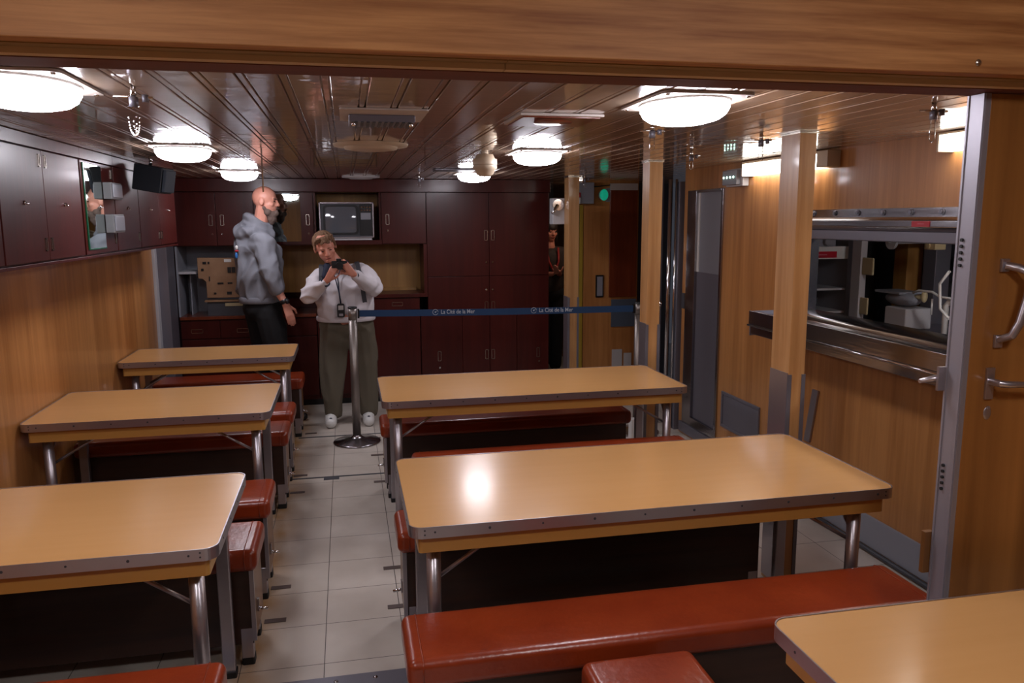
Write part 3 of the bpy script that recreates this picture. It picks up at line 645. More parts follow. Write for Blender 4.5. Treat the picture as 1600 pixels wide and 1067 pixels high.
# ------------------------------------------------------------------ cupboards along the left wall
def pull(bm, x, y, z, h=.055, w=.022, face='X'):
    """recessed rectangular pull: frame bars around a dark dish"""
    if face == 'X':
        for a, b, c, d in ((y-w/2, y-w/2+.004, z-h/2, z+h/2), (y+w/2-.004, y+w/2, z-h/2, z+h/2), (y-w/2, y+w/2, z-h/2, z-h/2+.004), (y-w/2, y+w/2, z+h/2-.004, z+h/2)):
            box(bm, x, x+.004, a, b, c, d)
    else:
        for a, b, c, d in ((x-w/2, x-w/2+.004, z-h/2, z+h/2), (x+w/2-.004, x+w/2, z-h/2, z+h/2), (x-w/2, x+w/2, z-h/2, z-h/2+.004), (x-w/2, x+w/2, z+h/2-.004, z+h/2)):
            box(bm, a, b, y-.004, y, c, d)
XC = -1.27
def wall_unit(y0, y1, doors, label, mirror=None):
    t = thing('wall_cupboard', (XL+.15, (y0+y1)/2, 1.52), label, 'cupboard', 'mahogany cupboards above the left benches')
    obj('body', B((XL+.001, XC-.02, y0+.0005, y1-.0005, 1.525, 2.03)), 'mahogany', t)
    obj('cornice', B((XL+.001, XC+.004, y0, y1, 2.005, ZC-.002)), 'mahogany', t, .002)
    obj('bottom_rail', B((XL+.001, XC+.002, y0, y1, 1.51, 1.5245)), 'mahogany', t, .002)
    for a, b, side in doors:
        d = obj('door', B((XC-.019, XC, a+.002, b-.002, 1.532, 2.0)), 'mahogany', t, .002)
        yy = b-.035 if side > 0 else a+.035
        for z in (1.955, 1.60):
            bm = BM(); pull(bm, XC, yy, z); h = obj('door_pull', bm, 'brass', d)
        bm = BM(); tube(bm, [(XC, (a+b)/2, 1.775), (XC+.006, (a+b)/2, 1.775)], .009, 12); tube(bm, [(XC+.006, (a+b)/2, 1.775), (XC+.016, (a+b)/2, 1.768)], .004, 8); obj('lock', bm, 'chrome', d)
    if mirror:
        a, b, z0, z1 = mirror
        m = obj('mirror', B((XC+.0005, XC+.005, a, b, z0, z1)), 'mirror', t); m['label'] = 'mirror with a green glass edge'
        obj('mirror_edge', B((XC+.0005, XC+.0065, a-.012, a, z0-.004, z1+.004), (XC+.0005, XC+.0065, a, b, z0-.005, z0)), 'green_edge', m)
    return t
wall_unit(1.90, 2.38, [(1.91, 2.375, 1)], 'mahogany wall cupboard above the left benches, outside the beam')
wall_unit(2.38, 3.33, [(2.385, 2.855, 1), (2.855, 3.325, -1)], 'mahogany wall cupboard at the left picture edge')
wall_unit(3.33, 4.30, [(3.335, 3.80, 1), (3.80, 4.285, -1)], 'two door mahogany wall cupboard just left of the mirror')
wall_unit(4.30, 4.87, [(4.305, 4.865, 1)], 'mahogany wall cupboard carrying the mirror and two switch boxes', (4.345, 4.63, 1.56, 1.985))
wall_unit(4.87, 5.40, [(4.875, 5.395, 1)], 'mahogany wall cupboard beside the black speaker')
wall_unit(5.40, 6.50, [(5.405, 5.95, 1), (5.95, 6.495, -1)], 'last mahogany wall cupboard before the corner, on the left wall')
for z0, z1, w in ((1.815, 1.905, 'upper'), (1.635, 1.735, 'lower')):
    t = thing('switch_box', (XC+.03, 4.74, z0), w+' of two grey switch boxes at the right side of the wall mirror', 'switch box', 'switch boxes beside the mirror')
    obj('housing', B((XC+.0055, XC+.05, 4.635, 4.84, z0, z1)), 'box_grey', t, .004)
    obj('cover', B((XC+.05, XC+.056, 4.65, 4.825, z0+.01, z1-.01)), 'smoke_glass', t, .002)
t = thing('loudspeaker', (-1.17, 5.25, 1.86), 'black loudspeaker box hung under the ceiling on the left cupboards', 'speaker')
sp_ = obj('cabinet', B((-1.262, -1.085, 5.17, 5.32, 1.865, 2.02)), 'speaker', t, .006)
obj('grille', B((-1.084, -1.065, 5.18, 5.31, 1.875, 2.01)), 'speaker_side', t, .004)
bm = BM(); tube(bm, [(-1.2, 5.25, 2.02), (-1.2, 5.25, 2.058)], .01, 8); obj('bracket', bm, 'chrome', t)
t.rotation_euler = (0, math.radians(10), math.radians(-14))
t.location = (-1.15, 5.25, 1.87)

# steel column and open grey bay at the left corner
t = thing('steel_column', (-1.55, 7.05, 0), 'tall grey steel column at the left corner, where the wood wall ends', 'column')
obj('face', B((-1.61, -1.46, 6.99, 7.28, 0, 2.04)), 'steel_dark', t, .003)
obj('pale_edge', B((-1.60, -1.535, 6.91, 6.989, 0, 1.52)), 'grey_light', t, .003)

# ------------------------------------------------------------------ fitted cupboards on the back wall
YB = 7.30
def cup(name, label, bodies, doors, group='mahogany cupboards on the back wall', body_mat='mahogany', locks=True):
    xs = [b[0] for b in bodies]; t = thing(name, ((min(xs)+max(b[1] for b in bodies))/2, 7.5, min(b[4] for b in bodies)), label, 'cupboard', group)
    obj('body', B(*bodies), body_mat, t)
    for dr in doors:
        a, b, z0, z1, hx, hz, hv, lx, lz = dr[:9]
        d = obj('door' if hv else 'drawer', B((a+.002, b-.002, YB, YB+.019, z0+.002, z1-.002)), 'mahogany', t, .002)
        for k, hh in enumerate(hz if isinstance(hz, tuple) else (hz,)):
            bm = BM()
            if hv: pull(bm, hx, YB, hh, .095, .032, 'Y')
            else: pull(bm, hx, YB, hh, .036, .10, 'Y')
            obj('handle', bm, 'brass', d)
        if lx is not None:
            bm = BM(); tube(bm, [(lx, YB, lz), (lx, YB-.008, lz)], .009, 10); tube(bm, [(lx, YB-.008, lz), (lx-.008, YB-.014, lz)], .004, 6); obj('lock', bm, 'chrome', d)
    return t
tag(obj('cornice', B((-1.50, 1.90, 7.27, 7.795, 1.945, ZC-.002)), 'mahogany', bevel=.003, loc=(.2, 7.5, 1.95)), 'long dark mahogany cornice between the back cupboards and the ceiling', 'cornice')
cup('wall_cupboard', 'two door mahogany wall cupboard left of the bald man', [(-1.44, -.785, YB+.02, 7.79, 1.475, 1.943)],
    [(-1.44, -1.10, 1.48, 1.94, -1.145, 1.70, True, -1.135, 1.58), (-1.10, -.785, 1.48, 1.94, -1.05, 1.70, True, -1.055, 1.58)])
t = cup('wall_cupboard', 'mahogany wall cupboard with a mirror, right of the bald man', [(-.783, -.275, YB+.02, 7.79, 1.475, 1.943)],
    [(-.783, -.275, 1.48, 1.94, -.325, 1.70, True, -.32, 1.58)])
m = obj('mirror', B((-.62, -.385, YB-.006, YB-.001, 1.51, 1.925)), 'mirror', t); m['label'] = 'upright mirror on the door'
cup('wall_cupboard', 'mahogany wall cupboard with one door right of the television', [(.325, .73, YB+.02, 7.79, 1.475, 1.943)],
    [(.325, .73, 1.48, 1.94, .378, 1.70, True, .378, 1.60)])
t = thing('television_niche', (.02, 7.6, 1.475), 'open niche with a brown wood back around the television', 'niche')
obj('shelf', B((-.274, .324, YB, 7.79, 1.475, 1.515)), 'mahogany', t, .002)
obj('back_board', B((-.274, .324, 7.74, 7.79, 1.516, 1.943)), 'niche_wood', t)
obj('cheek', B((-.274, -.255, YB+.02, 7.739, 1.516, 1.943), (.305, .324, YB+.02, 7.739, 1.516, 1.943)), 'mahogany', t)
cup('tall_cupboard', 'tall mahogany cupboard with two pairs of doors, right end of the back wall', [(.732, 1.895, YB+.02, 7.79, .84, 1.943)],
    [(.732, 1.315, 1.17, 1.94, 1.285, 1.55, True, 1.285, 1.30), (1.315, 1.895, 1.17, 1.94, 1.35, 1.55, True, 1.345, 1.30),
     (.732, 1.315, .845, 1.17, 1.285, .83+.05, True, 1.285, 1.04), (1.315, 1.895, .845, 1.17, 1.35, .83+.05, True, 1.345, 1.04)])
cup('base_cupboard', 'low mahogany cupboard with four doors under the tall cupboard', [(.66, 1.895, YB+.02, 7.79, .06, .838)],
    [(.66, 1.05, .10, .835, .83, .42, True, .83, .31), (1.05, 1.315, .10, .835, 1.285, .42, True, None, 0), (1.315, 1.58, .10, .835, 1.345, .42, True, None, 0), (1.58, 1.895, .10, .835, 1.79, .42, True, 1.80, .335)])
cup('base_cupboard', 'low mahogany cupboard with drawers behind the woman in white', [(-.28, .655, YB+.02, 7.79, .06, .985)],
    [(-.28, .19, .87, .98, -.05, .925, False, None, 0), (.19, .655, .87, .98, .447, .925, False, None, 0), (-.28, .19, .10, .865, .14, .45, True, None, 0), (.19, .655, .10, .865, .24, .45, True, None, 0)])
cup('base_cupboard', 'low mahogany cupboard with drawers at the left corner, behind the man', [(-1.45, -.285, YB+.02, 7.79, .06, .83)],
    [(-1.45, -1.12, .66, .825, -1.316, .73, False, None, 0), (-1.12, -.285, .66, .825, -.93, .725, False, None, 0), (-1.45, -.87, .10, .655, -1.0, .45, True, None, 0), (-.87, -.285, .10, .655, -.80, .45, True, None, 0)])
tag(obj('plinth', B((-1.45, 1.895, YB+.05, 7.79, 0, .06)), 'black', loc=(.2, 7.5, 0)), 'recessed dark plinth under the back cupboards', 'plinth')
tag(obj('worktop', B((-.28, .655, YB-.015, 7.79, .986, 1.02)), 'mahogany', bevel=.003, loc=(.2, 7.5, .986)), 'dark wooden worktop behind the woman in white', 'worktop')
tag(obj('worktop', B((-1.45, -.285, YB-.015, 7.79, .831, .86)), 'mahogany_red', bevel=.003, loc=(-.85, 7.5, .831)), 'brown worktop under the equipment board, behind the man', 'worktop')
t = thing('alcove', (.1, 7.6, 1.02), 'open alcove with brown wood back between worktop and upper cupboards', 'alcove')
obj('back_board', B((-.78, .70, 7.70, 7.74, 1.021, 1.474)), 'niche_wood', t)
obj('cheek', B((.70, .731, YB, 7.79, .986, 1.474), (.656, .70, YB, 7.69, .986, 1.02)), 'mahogany', t)
obj('ledge', B((-.27, .655, 7.66, 7.699, 1.021, 1.05)), 'niche_wood', t)
t = thing('grey_shelving', (-1.2, 7.5, .861), 'grey metal open shelving in the left corner bay', 'shelving')
obj('back_panel', B((-1.455, -.80, 7.72, 7.79, .861, 1.474), (-1.455, -1.44, 7.30, 7.72, .861, 1.474)), 'grey_paint', t)
obj('shelf', B((-1.44, -1.30, 7.32, 7.719, 1.235, 1.255)), 'grey_light', t); obj('divider', B((-1.375, -1.365, 7.45, 7.719, .861, 1.234)), 'grey_paint', t)
t = thing('equipment_board', (-1.05, 7.4, 1.0), 'tan equipment board with black sockets, left of the man', 'board')
bm = BM()
prof = [(-1.285, 1.195), (-1.285, 1.375), (-.75, 1.365), (-.75, 1.02), (-1.22, 1.02), (-1.22, 1.16), (-1.25, 1.19)]
a = [bm.verts.new((x, 7.34, z)) for x, z in prof]; b = [bm.verts.new((x, 7.40, z)) for x, z in prof]
bm.faces.new(a); bm.faces.new(b[::-1])
for i in range(len(prof)): bm.faces.new((a[(i+1) % 7], a[i], b[i], b[(i+1) % 7]))
obj('board', bm, 'ply', t, .003)
for x, z, w, h in ((-1.225, 1.33, .03, .02), (-1.19, 1.33, .015, .02), (-1.245, 1.27, .02, .02), (-1.02, 1.265, .03, .05), (-.985, 1.265, .03, .05), (-.95, 1.265, .03, .05), (-1.1, 1.148, .05, .014), (-1.02, 1.148, .04, .014), (-1.03, 1.06, .04, .025), (-1.19, 1.19, .008, .04), (-1.15, 1.06, .02, .015)):
    obj('socket', B((x-w/2, x+w/2, 7.332, 7.34, z-h/2, z+h/2)), 'black', t)
obj('sticker', B((-1.06, -1.0, 7.336, 7.3395, 1.335, 1.36)), 'white', t)
obj('tray', B((-1.24, -.75, 7.31, 7.40, .985, 1.0)), 'ply', t, .002); obj('stand', B((-1.22, -.76, 7.33, 7.45, .8605, .984)), 'grey_dark', t)
obj('name_plate', B((-1.07, -.86, 7.322, 7.3295, .945, .972)), 'cream', t)

# television
t = thing('television', (.02, 7.5, 1.516), 'old box television with a grey screen and silver trim in the back wall niche', 'television')
obj('cabinet', B((-.215, .245, 7.285, 7.60, 1.545, 1.845)), 'grey_dark', t, .008)
bm = B((-.225, .255, 7.275, 7.30, 1.842, 1.855), (-.225, .255, 7.275, 7.30, 1.538, 1.548), (-.225, -.213, 7.275, 7.30, 1.538, 1.855), (.243, .255, 7.275, 7.30, 1.538, 1.855)); obj('silver_trim', bm, 'alu', t, .002)
obj('foot', B((-.10, .235, 7.29, 7.55, 1.516, 1.545)), 'grey_light', t, .003)
bm = BM(); P = rrect(-.19, .118, 1.57, 1.83, .03, 6); Q = rrect(-.172, .10, 1.585, 1.815, .025, 6)
band(bm, P, Q, 0, .014)
for v in bm.verts: v.co = Vector((v.co.x, 7.272+v.co.z, v.co.y))
obj('screen_bezel', bm, 'black', t)
bm = BM(); n = 12; g = []
for j in range(n+1):
    row = []
    for i in range(n+1):
        u, w = i/n*2-1, j/n*2-1; row.append(bm.verts.new((-.036+.138*u, 7.284-.016*(1-.5*(u*u+w*w)), 1.70+.117*w)))
    g.append(row)
for j in range(n):
    for i in range(n): bm.faces.new((g[j][i], g[j][i+1], g[j+1][i+1], g[j+1][i]))
box(bm, -.174, .102, 7.2842, 7.30, 1.583, 1.817)
obj('screen', bm, 'screen', t, smooth=True)
obj('control_panel', B((.13, .238, 7.279, 7.286, 1.56, 1.835)), 'black', t, .002)
for j in range(2):
    for i in range(4):
        bm = BM(); tube(bm, [(.150+i*.024, 7.279, 1.81-j*.027), (.150+i*.024, 7.272, 1.81-j*.027)], .0075, 10); obj('button', bm, 'chrome', t)
obj('speaker_grille', B((.14, .228, 7.276, 7.279, 1.70, 1.76)), 'grey_paint', t)

# ------------------------------------------------------------------ ceiling fittings
def lamp(x, y, label, zc=ZC, glass='glow'):
    t = thing('ceiling_lamp', (x, y, zc), label, 'lamp', 'oval ceiling lamps')
    bm = BM(); prism(bm, rrect(x-.145, x+.145, y-.195, y+.195, .03, 5), zc-.008, zc-.0005); obj('back_plate', bm, 'hood', t)
    bm = BM(); lathe(bm, (x, y, zc-.008), [(.985, 0), (.985, -.004), (.97, -.007), (.94, -.007)], 48, .134, .183); obj('rim', bm, 'white', t)
    bm = BM(); lathe(bm, (x, y, zc-.012), [(.97, 0), (.955, -.018), (.89, -.034), (.76, -.047), (.52, -.056), (.25, -.060), (0, -.061)], 48, .134, .183); obj('glass', bm, glass, t)
    for sx in (-1, 1):
        for s2 in (-1, 1):
            bm = BM(); lathe(bm, (x+sx*.125, y+s2*.172, zc-.008), [(.007, 0), (.006, -.004), (0, -.005)], 10); obj('screw', bm, 'chrome', t)
    return t
lamp(-.80, 2.32, 'large lit oval ceiling lamp at the upper left corner of the room')
lamp(1.045, 2.36, 'large lit oval ceiling lamp right of centre, above the nearer long table')
lamp(-.775, 4.25, 'lit oval ceiling lamp in the middle of the left lamp row')
lamp(1.035, 4.25, 'lit oval ceiling lamp in the middle of the right lamp row, by the smoke detector')
lamp(-.755, 6.25, 'farthest lit oval ceiling lamp on the left, above the bald man')
lamp(1.01, 6.25, 'farthest lit oval ceiling lamp on the right, above the dark cupboards')
lamp(-.75, .35, 'unseen oval ceiling lamp added on the entrance side, left', 2.36, 'glow_added_strong')  # unseen lamp added behind the camera to light the beam and near table
lamp(1.05, .35, 'unseen oval ceiling lamp added on the entrance side, right', 2.36, 'glow_added_strong')  # second unseen lamp added for the light on the beam
lamp(2.43, 7.72, 'oval ceiling lamp added to light the corridor, hidden behind the tall cupboard', ZC, 'glow_added_dim')  # added out of view to brighten the visitor in the corridor

t = thing('ceiling_diffuser', (.135, 2.88, ZC), 'rectangular metal ceiling outlet with a grille, nearest the beam', 'vent')
bm = BM(); prism(bm, rrect(-.005, .285, 2.68, 3.0, .01), ZC-.006, ZC-.0005); obj('plate', bm, 'hood', t)
obj('grille_box', B((.025, .25, 2.80, 2.96, ZC-.03, ZC-.006)), 'steel_dark', t, .003)
bm = BM()
for i in range(10): box(bm, .045+i*.02, .055+i*.02, 2.798, 2.962, ZC-.033, ZC-.03)
obj('slat', bm, 'grey_dark', t)
for x in (.04, .235):
    bm = BM(); tube(bm, [(x, 2.81, ZC-.03), (x, 2.81, ZC-.045)], .007, 8); obj('clip', bm, 'chrome', t)
t = thing('round_diffuser', (.135, 3.95, ZC), 'wide round cream ceiling diffuser in the middle of the room', 'vent')
bm = BM(); lathe(bm, (.135, 3.95, ZC), [(.18, -.0005), (.175, -.012), (.12, -.014)], 48); obj('outer_ring', bm, 'ivory', t)
bm = BM(); lathe(bm, (.135, 3.95, ZC), [(.13, -.010), (.125, -.025), (.09, -.030), (0, -.031)], 48); obj('inner_disc', bm, 'ivory', t)
t = thing('round_diffuser', (.145, 6.9, ZC), 'small round ceiling diffuser above the television', 'vent')
bm = BM(); lathe(bm, (.145, 6.9, ZC), [(.16, -.0005), (.155, -.010), (.1, -.012)], 40); obj('outer_ring', bm, 'grey_light', t)
bm = BM(); lathe(bm, (.145, 6.9, ZC), [(.11, -.010), (.09, -.022), (0, -.024)], 40); obj('inner_disc', bm, 'grey_light', t)
t = thing('ceiling_hatch', (.75, 2.85, ZC), 'square brown ceiling hatch with a pale rim, left of the large right lamp', 'hatch')
obj('rim', B((.60, .90, 2.70, 2.99, ZC-.010, ZC-.0005)), 'hood', t, .002); obj('panel', B((.612, .888, 2.712, 2.978, ZC-.015, ZC-.010)), 'mahogany_red', t, .001)
bm = BM(); lathe(bm, (.75, 2.84, ZC-.015), [(.07, 0), (.065, -.004), (0, -.005)], 32); obj('inset_disc', bm, 'mahogany_red', t)
t = thing('ceiling_hatch', (.80, 5.85, ZC), 'flat dark ceiling plate beside the far right lamp', 'hatch')
obj('plate', B((.65, .95, 5.75, 5.95, ZC-.010, ZC-.0005)), 'steel_dark', t, .002)
t = thing('smoke_detector', (.755, 4.3, 1.99), 'round cream smoke detector hanging below the ceiling', 'detector')
bm = BM(); lathe(bm, (.755, 4.3, 1.99), [(0, .058), (.045, .056), (.055, .035), (.066, .03), (.066, .001), (.0655, 0)], 32); obj('upper_shell', bm, 'ivory', t)
bm = BM(); lathe(bm, (.755, 4.3, 1.99), [(.0655, -.002), (.066, -.02), (.056, -.026), (.045, -.05), (.03, -.06), (0, -.062)], 32); obj('lower_shell', bm, 'ivory', t)
bm = BM(); tube(bm, [(.755, 4.3, 2.045), (.755, 4.3, 2.0595)], .02, 12); obj('stem', bm, 'ivory', t)
bm = BM(); tube(bm, [(.755, 4.3, 1.93), (.75, 4.3, 1.915), (.735, 4.3, 1.90)], .003, 6); obj('wire', bm, 'ivory', t)
def hook(x, y, label, chain=.0, loop=.1):
    t = thing('ceiling_hook', (x, y, ZC), label, 'hook', 'chrome hooks hanging from the ceiling')
    bm = BM(); tube(bm, [(x, y, ZC-.0005), (x, y, ZC-.03)], .008, 8); tube(bm, [(x-.05, y, ZC-.028), (x+.05, y, ZC-.028)], .0035, 8); obj('bar', bm, 'chrome', t)
    bm = BM(); tube(bm, [(x, y, ZC-.028), (x, y, ZC-.055)], .012, 10); tube(bm, [(x+.03, y, ZC-.022), (x+.03, y, ZC-.042)], .009, 8); obj('clamp', bm, 'steel_dark', t)
    bm = BM()
    if chain:
        for k in range(22):
            u = k/21*PI; bmesh.ops.create_icosphere(bm, subdivisions=1, radius=.0035, matrix=Matrix.Translation((x+.014*math.cos(u), y-.004, ZC-.055-chain*(math.sin(u)**.5))))
            if k % 2: bmesh.ops.create_icosphere(bm, subdivisions=1, radius=.0035, matrix=Matrix.Translation((x+.004*math.cos(u), y+.004, ZC-.055-chain*.9*(math.sin(u)**.5))))
    else: tube(bm, [(x-.008, y, ZC-.05), (x-.010, y, ZC-.05-loop*.9), (x, y, ZC-.05-loop), (x+.010, y, ZC-.05-loop*.9), (x+.008, y, ZC-.05)], .0016, 6)
    obj('bead_chain' if chain else 'wire_loop', bm, 'chrome', t)
hook(-.55, 2.37, 'chrome ceiling hook with a bead chain, right of the upper left lamp', .075)
hook(1.17, 2.93, 'chrome ceiling hook just behind the large right lamp', 0, .05)
hook(1.84, 4.04, 'chrome ceiling hook between the two nearer posts', 0, .05)
hook(1.78, 3.20, 'chrome ceiling hook just left of the wide post', 0, .07)
hook(1.84, 2.24, 'chrome ceiling hook with a long wire loop, right of the wide post', 0, .075)
hook(.61, 6.6, 'small chrome ceiling hook left of the far right lamp', 0, .05)
hook(2.0, 6.5, 'small chrome ceiling hook by the farthest post', 0, .05)
bm = BM()
for k in range(30): bmesh.ops.create_icosphere(bm, subdivisions=1, radius=.006, matrix=Matrix.Translation((-.54, 5.7, ZC-.006-k*.0055)))
tag(obj('bead_chain', bm, 'chrome', loc=(-.54, 5.7, ZC)), 'bead chain hanging from the ceiling in front of the bald man', 'chain')

# ------------------------------------------------------------------ belt barrier
def stanchion(x, y, label):
    t = thing('barrier_post', (x, y, 0), label, 'barrier post', 'belt barrier posts')
    bm = BM(); lathe(bm, (x, y, 0), [(.18, 0), (.182, .008), (.175, .014), (.06, .036), (.036, .05), (.032, .06)], 56); obj('base', bm, 'steel', t)
    bm = BM(); tube(bm, [(x, y, .03), (x, y, .96)], .031, 24); obj('pole', bm, 'pole', t)
    bm = BM(); tube(bm, [(x, y, .955), (x, y, 1.04)], .033, 24); obj('head', bm, 'pole', t)
    bm = BM(); lathe(bm, (x, y, 1.04), [(.035, 0), (.035, .008), (.03, .013), (0, .015)], 24); obj('cap', bm, 'black', t)
    return t
stanchion(.03, 6.0, 'steel belt barrier post with a wide round base standing in the aisle')
stanchion(2.235, 5.80, 'steel belt barrier post at the right end of the blue belt')
P0 = Vector((.068, 6.0, 1.0)); P1 = Vector((2.200, 5.80, 1.0)); dv = (P1-P0).normalized(); nrm = Vector((-dv.y, dv.x, 0))
t = thing('barrier_belt', P0, 'blue barrier belt with white lettering stretched between the two steel posts', 'belt')
bm = BM(); n = 20
for k in range(n):
    a = P0.lerp(P1, k/n); b = P0.lerp(P1, (k+1)/n); sag = lambda u: -.006*math.sin(PI*u)
    za, zb = sag(k/n), sag((k+1)/n)
    vs = [bm.verts.new(q) for q in ((a.x, a.y-.0008, 1.025+za-.05), (b.x, b.y-.0008, 1.025+zb-.05), (b.x, b.y-.0008, 1.025+zb), (a.x, a.y-.0008, 1.025+za),
                                   (a.x, a.y+.0008, 1.025+za-.05), (b.x, b.y+.0008, 1.025+zb-.05), (b.x, b.y+.0008, 1.025+zb), (a.x, a.y+.0008, 1.025+za))]
    for f in ((0,1,2,3),(7,6,5,4),(3,2,6,7),(0,4,5,1)): bm.faces.new([vs[i] for i in f])
obj('webbing', bm, 'belt_blue', t)
obj('end_clip', B((.0665, .080, 5.985, 6.012, .965, 1.035), (2.190, 2.203, 5.788, 5.815, .965, 1.035)), 'black', t)
for xs in (.615, 1.37):
    f = (xs-P0.x)/dv.x; o0 = P0+dv*f; zo = .9865 if xs < 1 else .986
    org = Vector((o0.x+.075, (P0+dv*(f+.075)).y-.0022, zo))
    bm = text_bm('La Cité de la Mer', .045, org, dv, (0, 0, 1), .82 if xs < 1 else .84); obj('lettering', bm, 'print_white', t)
    bm = BM(); c = Vector((o0.x+.035, (P0+dv*(f+.035)).y-.0022, 1.0))
    pts = [c + dv*math.cos(a)*.021 + Vector((0, 0, 1))*math.sin(a)*.021 for a in [2*PI*k/28 for k in range(27)]]
    tube(bm, pts, .0016, 6); ell(bm, c, (.006, .0015, .006), sub=2); tube(bm, [c+dv*.002, c+dv*.014+Vector((0, 0, .011))], .0013, 6)
    obj('logo', bm, 'print_white', t)

# ------------------------------------------------------------------ people
def hand(bm, wrist, d, nrm, side, size=1.0, curl=.5):
    """palm, four unequal bent fingers and a thumb; d = hand direction, nrm = palm facing, side = thumb side"""
    w = Vector(wrist); d = Vector(d).normalized(); nn = Vector(nrm); nn = (nn - d*nn.dot(d)).normalized(); s = Vector(side); s = (s-d*s.dot(d)-nn*s.dot(nn)).normalized()
    q = size
    for k in (-1.2, -.4, .4, 1.2): capsule(bm, w+s*k*.013*q, w+d*.085*q+s*k*.0185*q, .015*q, .0115*q, 1)
    for k, L in ((1.35, .068), (.45, .078), (-.45, .072), (-1.35, .056)):
        p = w+d*.088*q+s*k*.0185*q; dd = d.copy(); a = curl
        for seg, r0, r1 in ((.42, .0098, .0092), (.32, .0092, .0085), (.26, .0085, .0070)):
            dd = (dd*math.cos(a)+nn*math.sin(a)).normalized(); p2 = p+dd*L*seg*q*1.15; capsule(bm, p, p2, r0*q, r1*q, 1); p = p2
            # keep bending about the same axis
    p = w+d*.022*q+s*.024*q; t1 = (d*.75+s*.65+nn*.35).normalized(); p2 = p+t1*.045*q; capsule(bm, p, p2, .0135*q, .011*q, 1)
    t2 = (d*.95+s*.15+nn*.45).normalized(); p3 = p2+t2*.034*q; capsule(bm, p2, p3, .011*q, .0085*q, 1)
def head(bm, c, f, up, q=1.0, neck=None):
    """skull, jaw, brow, nose, ears, chin; f = face direction"""
    f = Vector(f).normalized(); u = Vector(up); u = (u-f*u.dot(f)).normalized(); s = f.cross(u)     # s = person's right hand side
    R = Matrix((s, f, u)).transposed(); c = Vector(c)
    P = lambda a, b, e: c + s*a*q + f*b*q + u*e*q
    ell(bm, P(0, -.012, .028), (.076*q, .094*q, .088*q), R)
    ell(bm, P(0, .022, -.028), (.062*q, .066*q, .080*q), R)
    ell(bm, P(0, .045, -.082), (.036*q, .034*q, .028*q), R)
    capsule(bm, P(-.033, .072, .022), P(.033, .072, .022), .012*q, .012*q)
    capsule(bm, P(0, .083, .012), P(0, .100, -.026), .009*q, .013*q)
    for k in (-1, 1):
        ell(bm, P(k*.040, .060, -.022), (.022*q, .018*q, .020*q), R)
        ell(bm, P(k*.079, -.008, -.004), (.008*q, .020*q, .031*q), R)
        ell(bm, P(k*.012, .092, -.030), (.008*q, .009*q, .007*q), R)
    ell(bm, P(0, .080, -.056), (.024*q, .011*q, .012*q), R)
    if neck: capsule(bm, P(0, -.02, -.05), neck, .056*q, .062*q)
    return P, R
def face_bits(P, R, q, parent, closed=False):
    for k in (-1, 1):
        bm = BM(); ell(bm, P(k*.031, .0785, .002), (.013*q, .006*q, (.003 if closed else .006)*q), R, 2); obj('eye', bm, 'eye', parent, smooth=True)
    bm = BM(); ell(bm, P(0, .0895, -.058), (.022*q, .005*q, .0055*q), R, 2); obj('lips', bm, 'lip', parent, smooth=True)

# --- the bald bearded man in the grey hoodie
c0 = Vector((-.635, 6.85, 1.853)); base = (-.66, 6.88, 0)
bm = BM()
Pm, Rm = head(bm, c0, (1, -.22, -.06), (0, 0, 1), 1.05, Vector((-.70, 6.88, 1.60)))
capsule(bm, (-.70, 6.88, 1.60), (-.70, 6.88, 1.50), .07, .09)
capsule(bm, (-.80, 7.02, 1.49), (-.67, 6.75, 1.49), .055, .055)
capsule(bm, (-.72, 6.88, 1.40), (-.70, 6.88, 1.02), .125, .135); capsule(bm, (-.70, 6.88, 1.02), (-.69, 6.88, .95), .13, .12)
for a, b, e in (((-.645, 6.70, 1.49), (-.60, 6.64, 1.22), (-.50, 6.62, 1.02)), ((-.81, 7.04, 1.49), (-.78, 7.12, 1.22), (-.66, 7.10, 1.05))):
    capsule(bm, a, b, .045, .042); capsule(bm, b, e, .042, .028)
hand(bm, (-.497, 6.62, 1.015), (.28, -.05, -.95), (-.2, .9, -.1), (.95, .2, .25), 1.1, .28)
hand(bm, (-.655, 7.10, 1.04), (.28, -.05, -.95), (-.2, -.9, -.1), (.95, .2, .25), 1.1, .28)
for hp, kn, an in (((-.64, 6.80, .93), (-.57, 6.78, .50), (-.58, 6.78, .09)), ((-.72, 6.96, .93), (-.70, 7.0, .50), (-.72, 7.02, .09))):
    capsule(bm, hp, kn, .075, .055); capsule(bm, kn, an, .058, .04); capsule(bm, (an[0]-.04, an[1], .045), (an[0]+.15, an[1], .035), .035, .03)
man = fuse('person', bm, 'skin', None, .0055, 4, base)
tag(man, 'tall bald bearded man in a grey hoodie and black trousers standing by the back cupboards', 'person')
face_bits(Pm, Rm, 1.05, man)
bm = BM()
for a, b, e, r in ((0, .045, -.098, .046), (0, .050, -.130, .038), (0, .048, -.158, .024), (.036, .028, -.080, .032), (-.036, .028, -.080, .032), (.058, .006, -.052, .016), (-.058, .006, -.052, .016), (0, .082, -.088, .024)):
    ell(bm, Pm(a, b, e), (r, r, r*1.1))
capsule(bm, Pm(-.03, .094, -.050), Pm(.03, .094, -.050), .010, .010)
fuse('beard', bm, 'beard', man, .006, 3)
bm = BM()
for k in (-1, 1): capsule(bm, Pm(k*.018, .087, .020), Pm(k*.046, .076, .022), .0045, .0035, 1)
obj('eyebrow', bm, 'beard', man)
bm = BM()     # hoodie
capsule(bm, (-.82, 7.02, 1.50), (-.665, 6.73, 1.505), .098, .098); capsule(bm, (-.74, 6.88, 1.56), (-.72, 6.88, 1.44), .11, .16)
capsule(bm, (-.76, 6.91, 1.46), (-.73, 6.88, 1.22), .165, .185); capsule(bm, (-.73, 6.88, 1.22), (-.72, 6.88, 1.09), .185, .172)
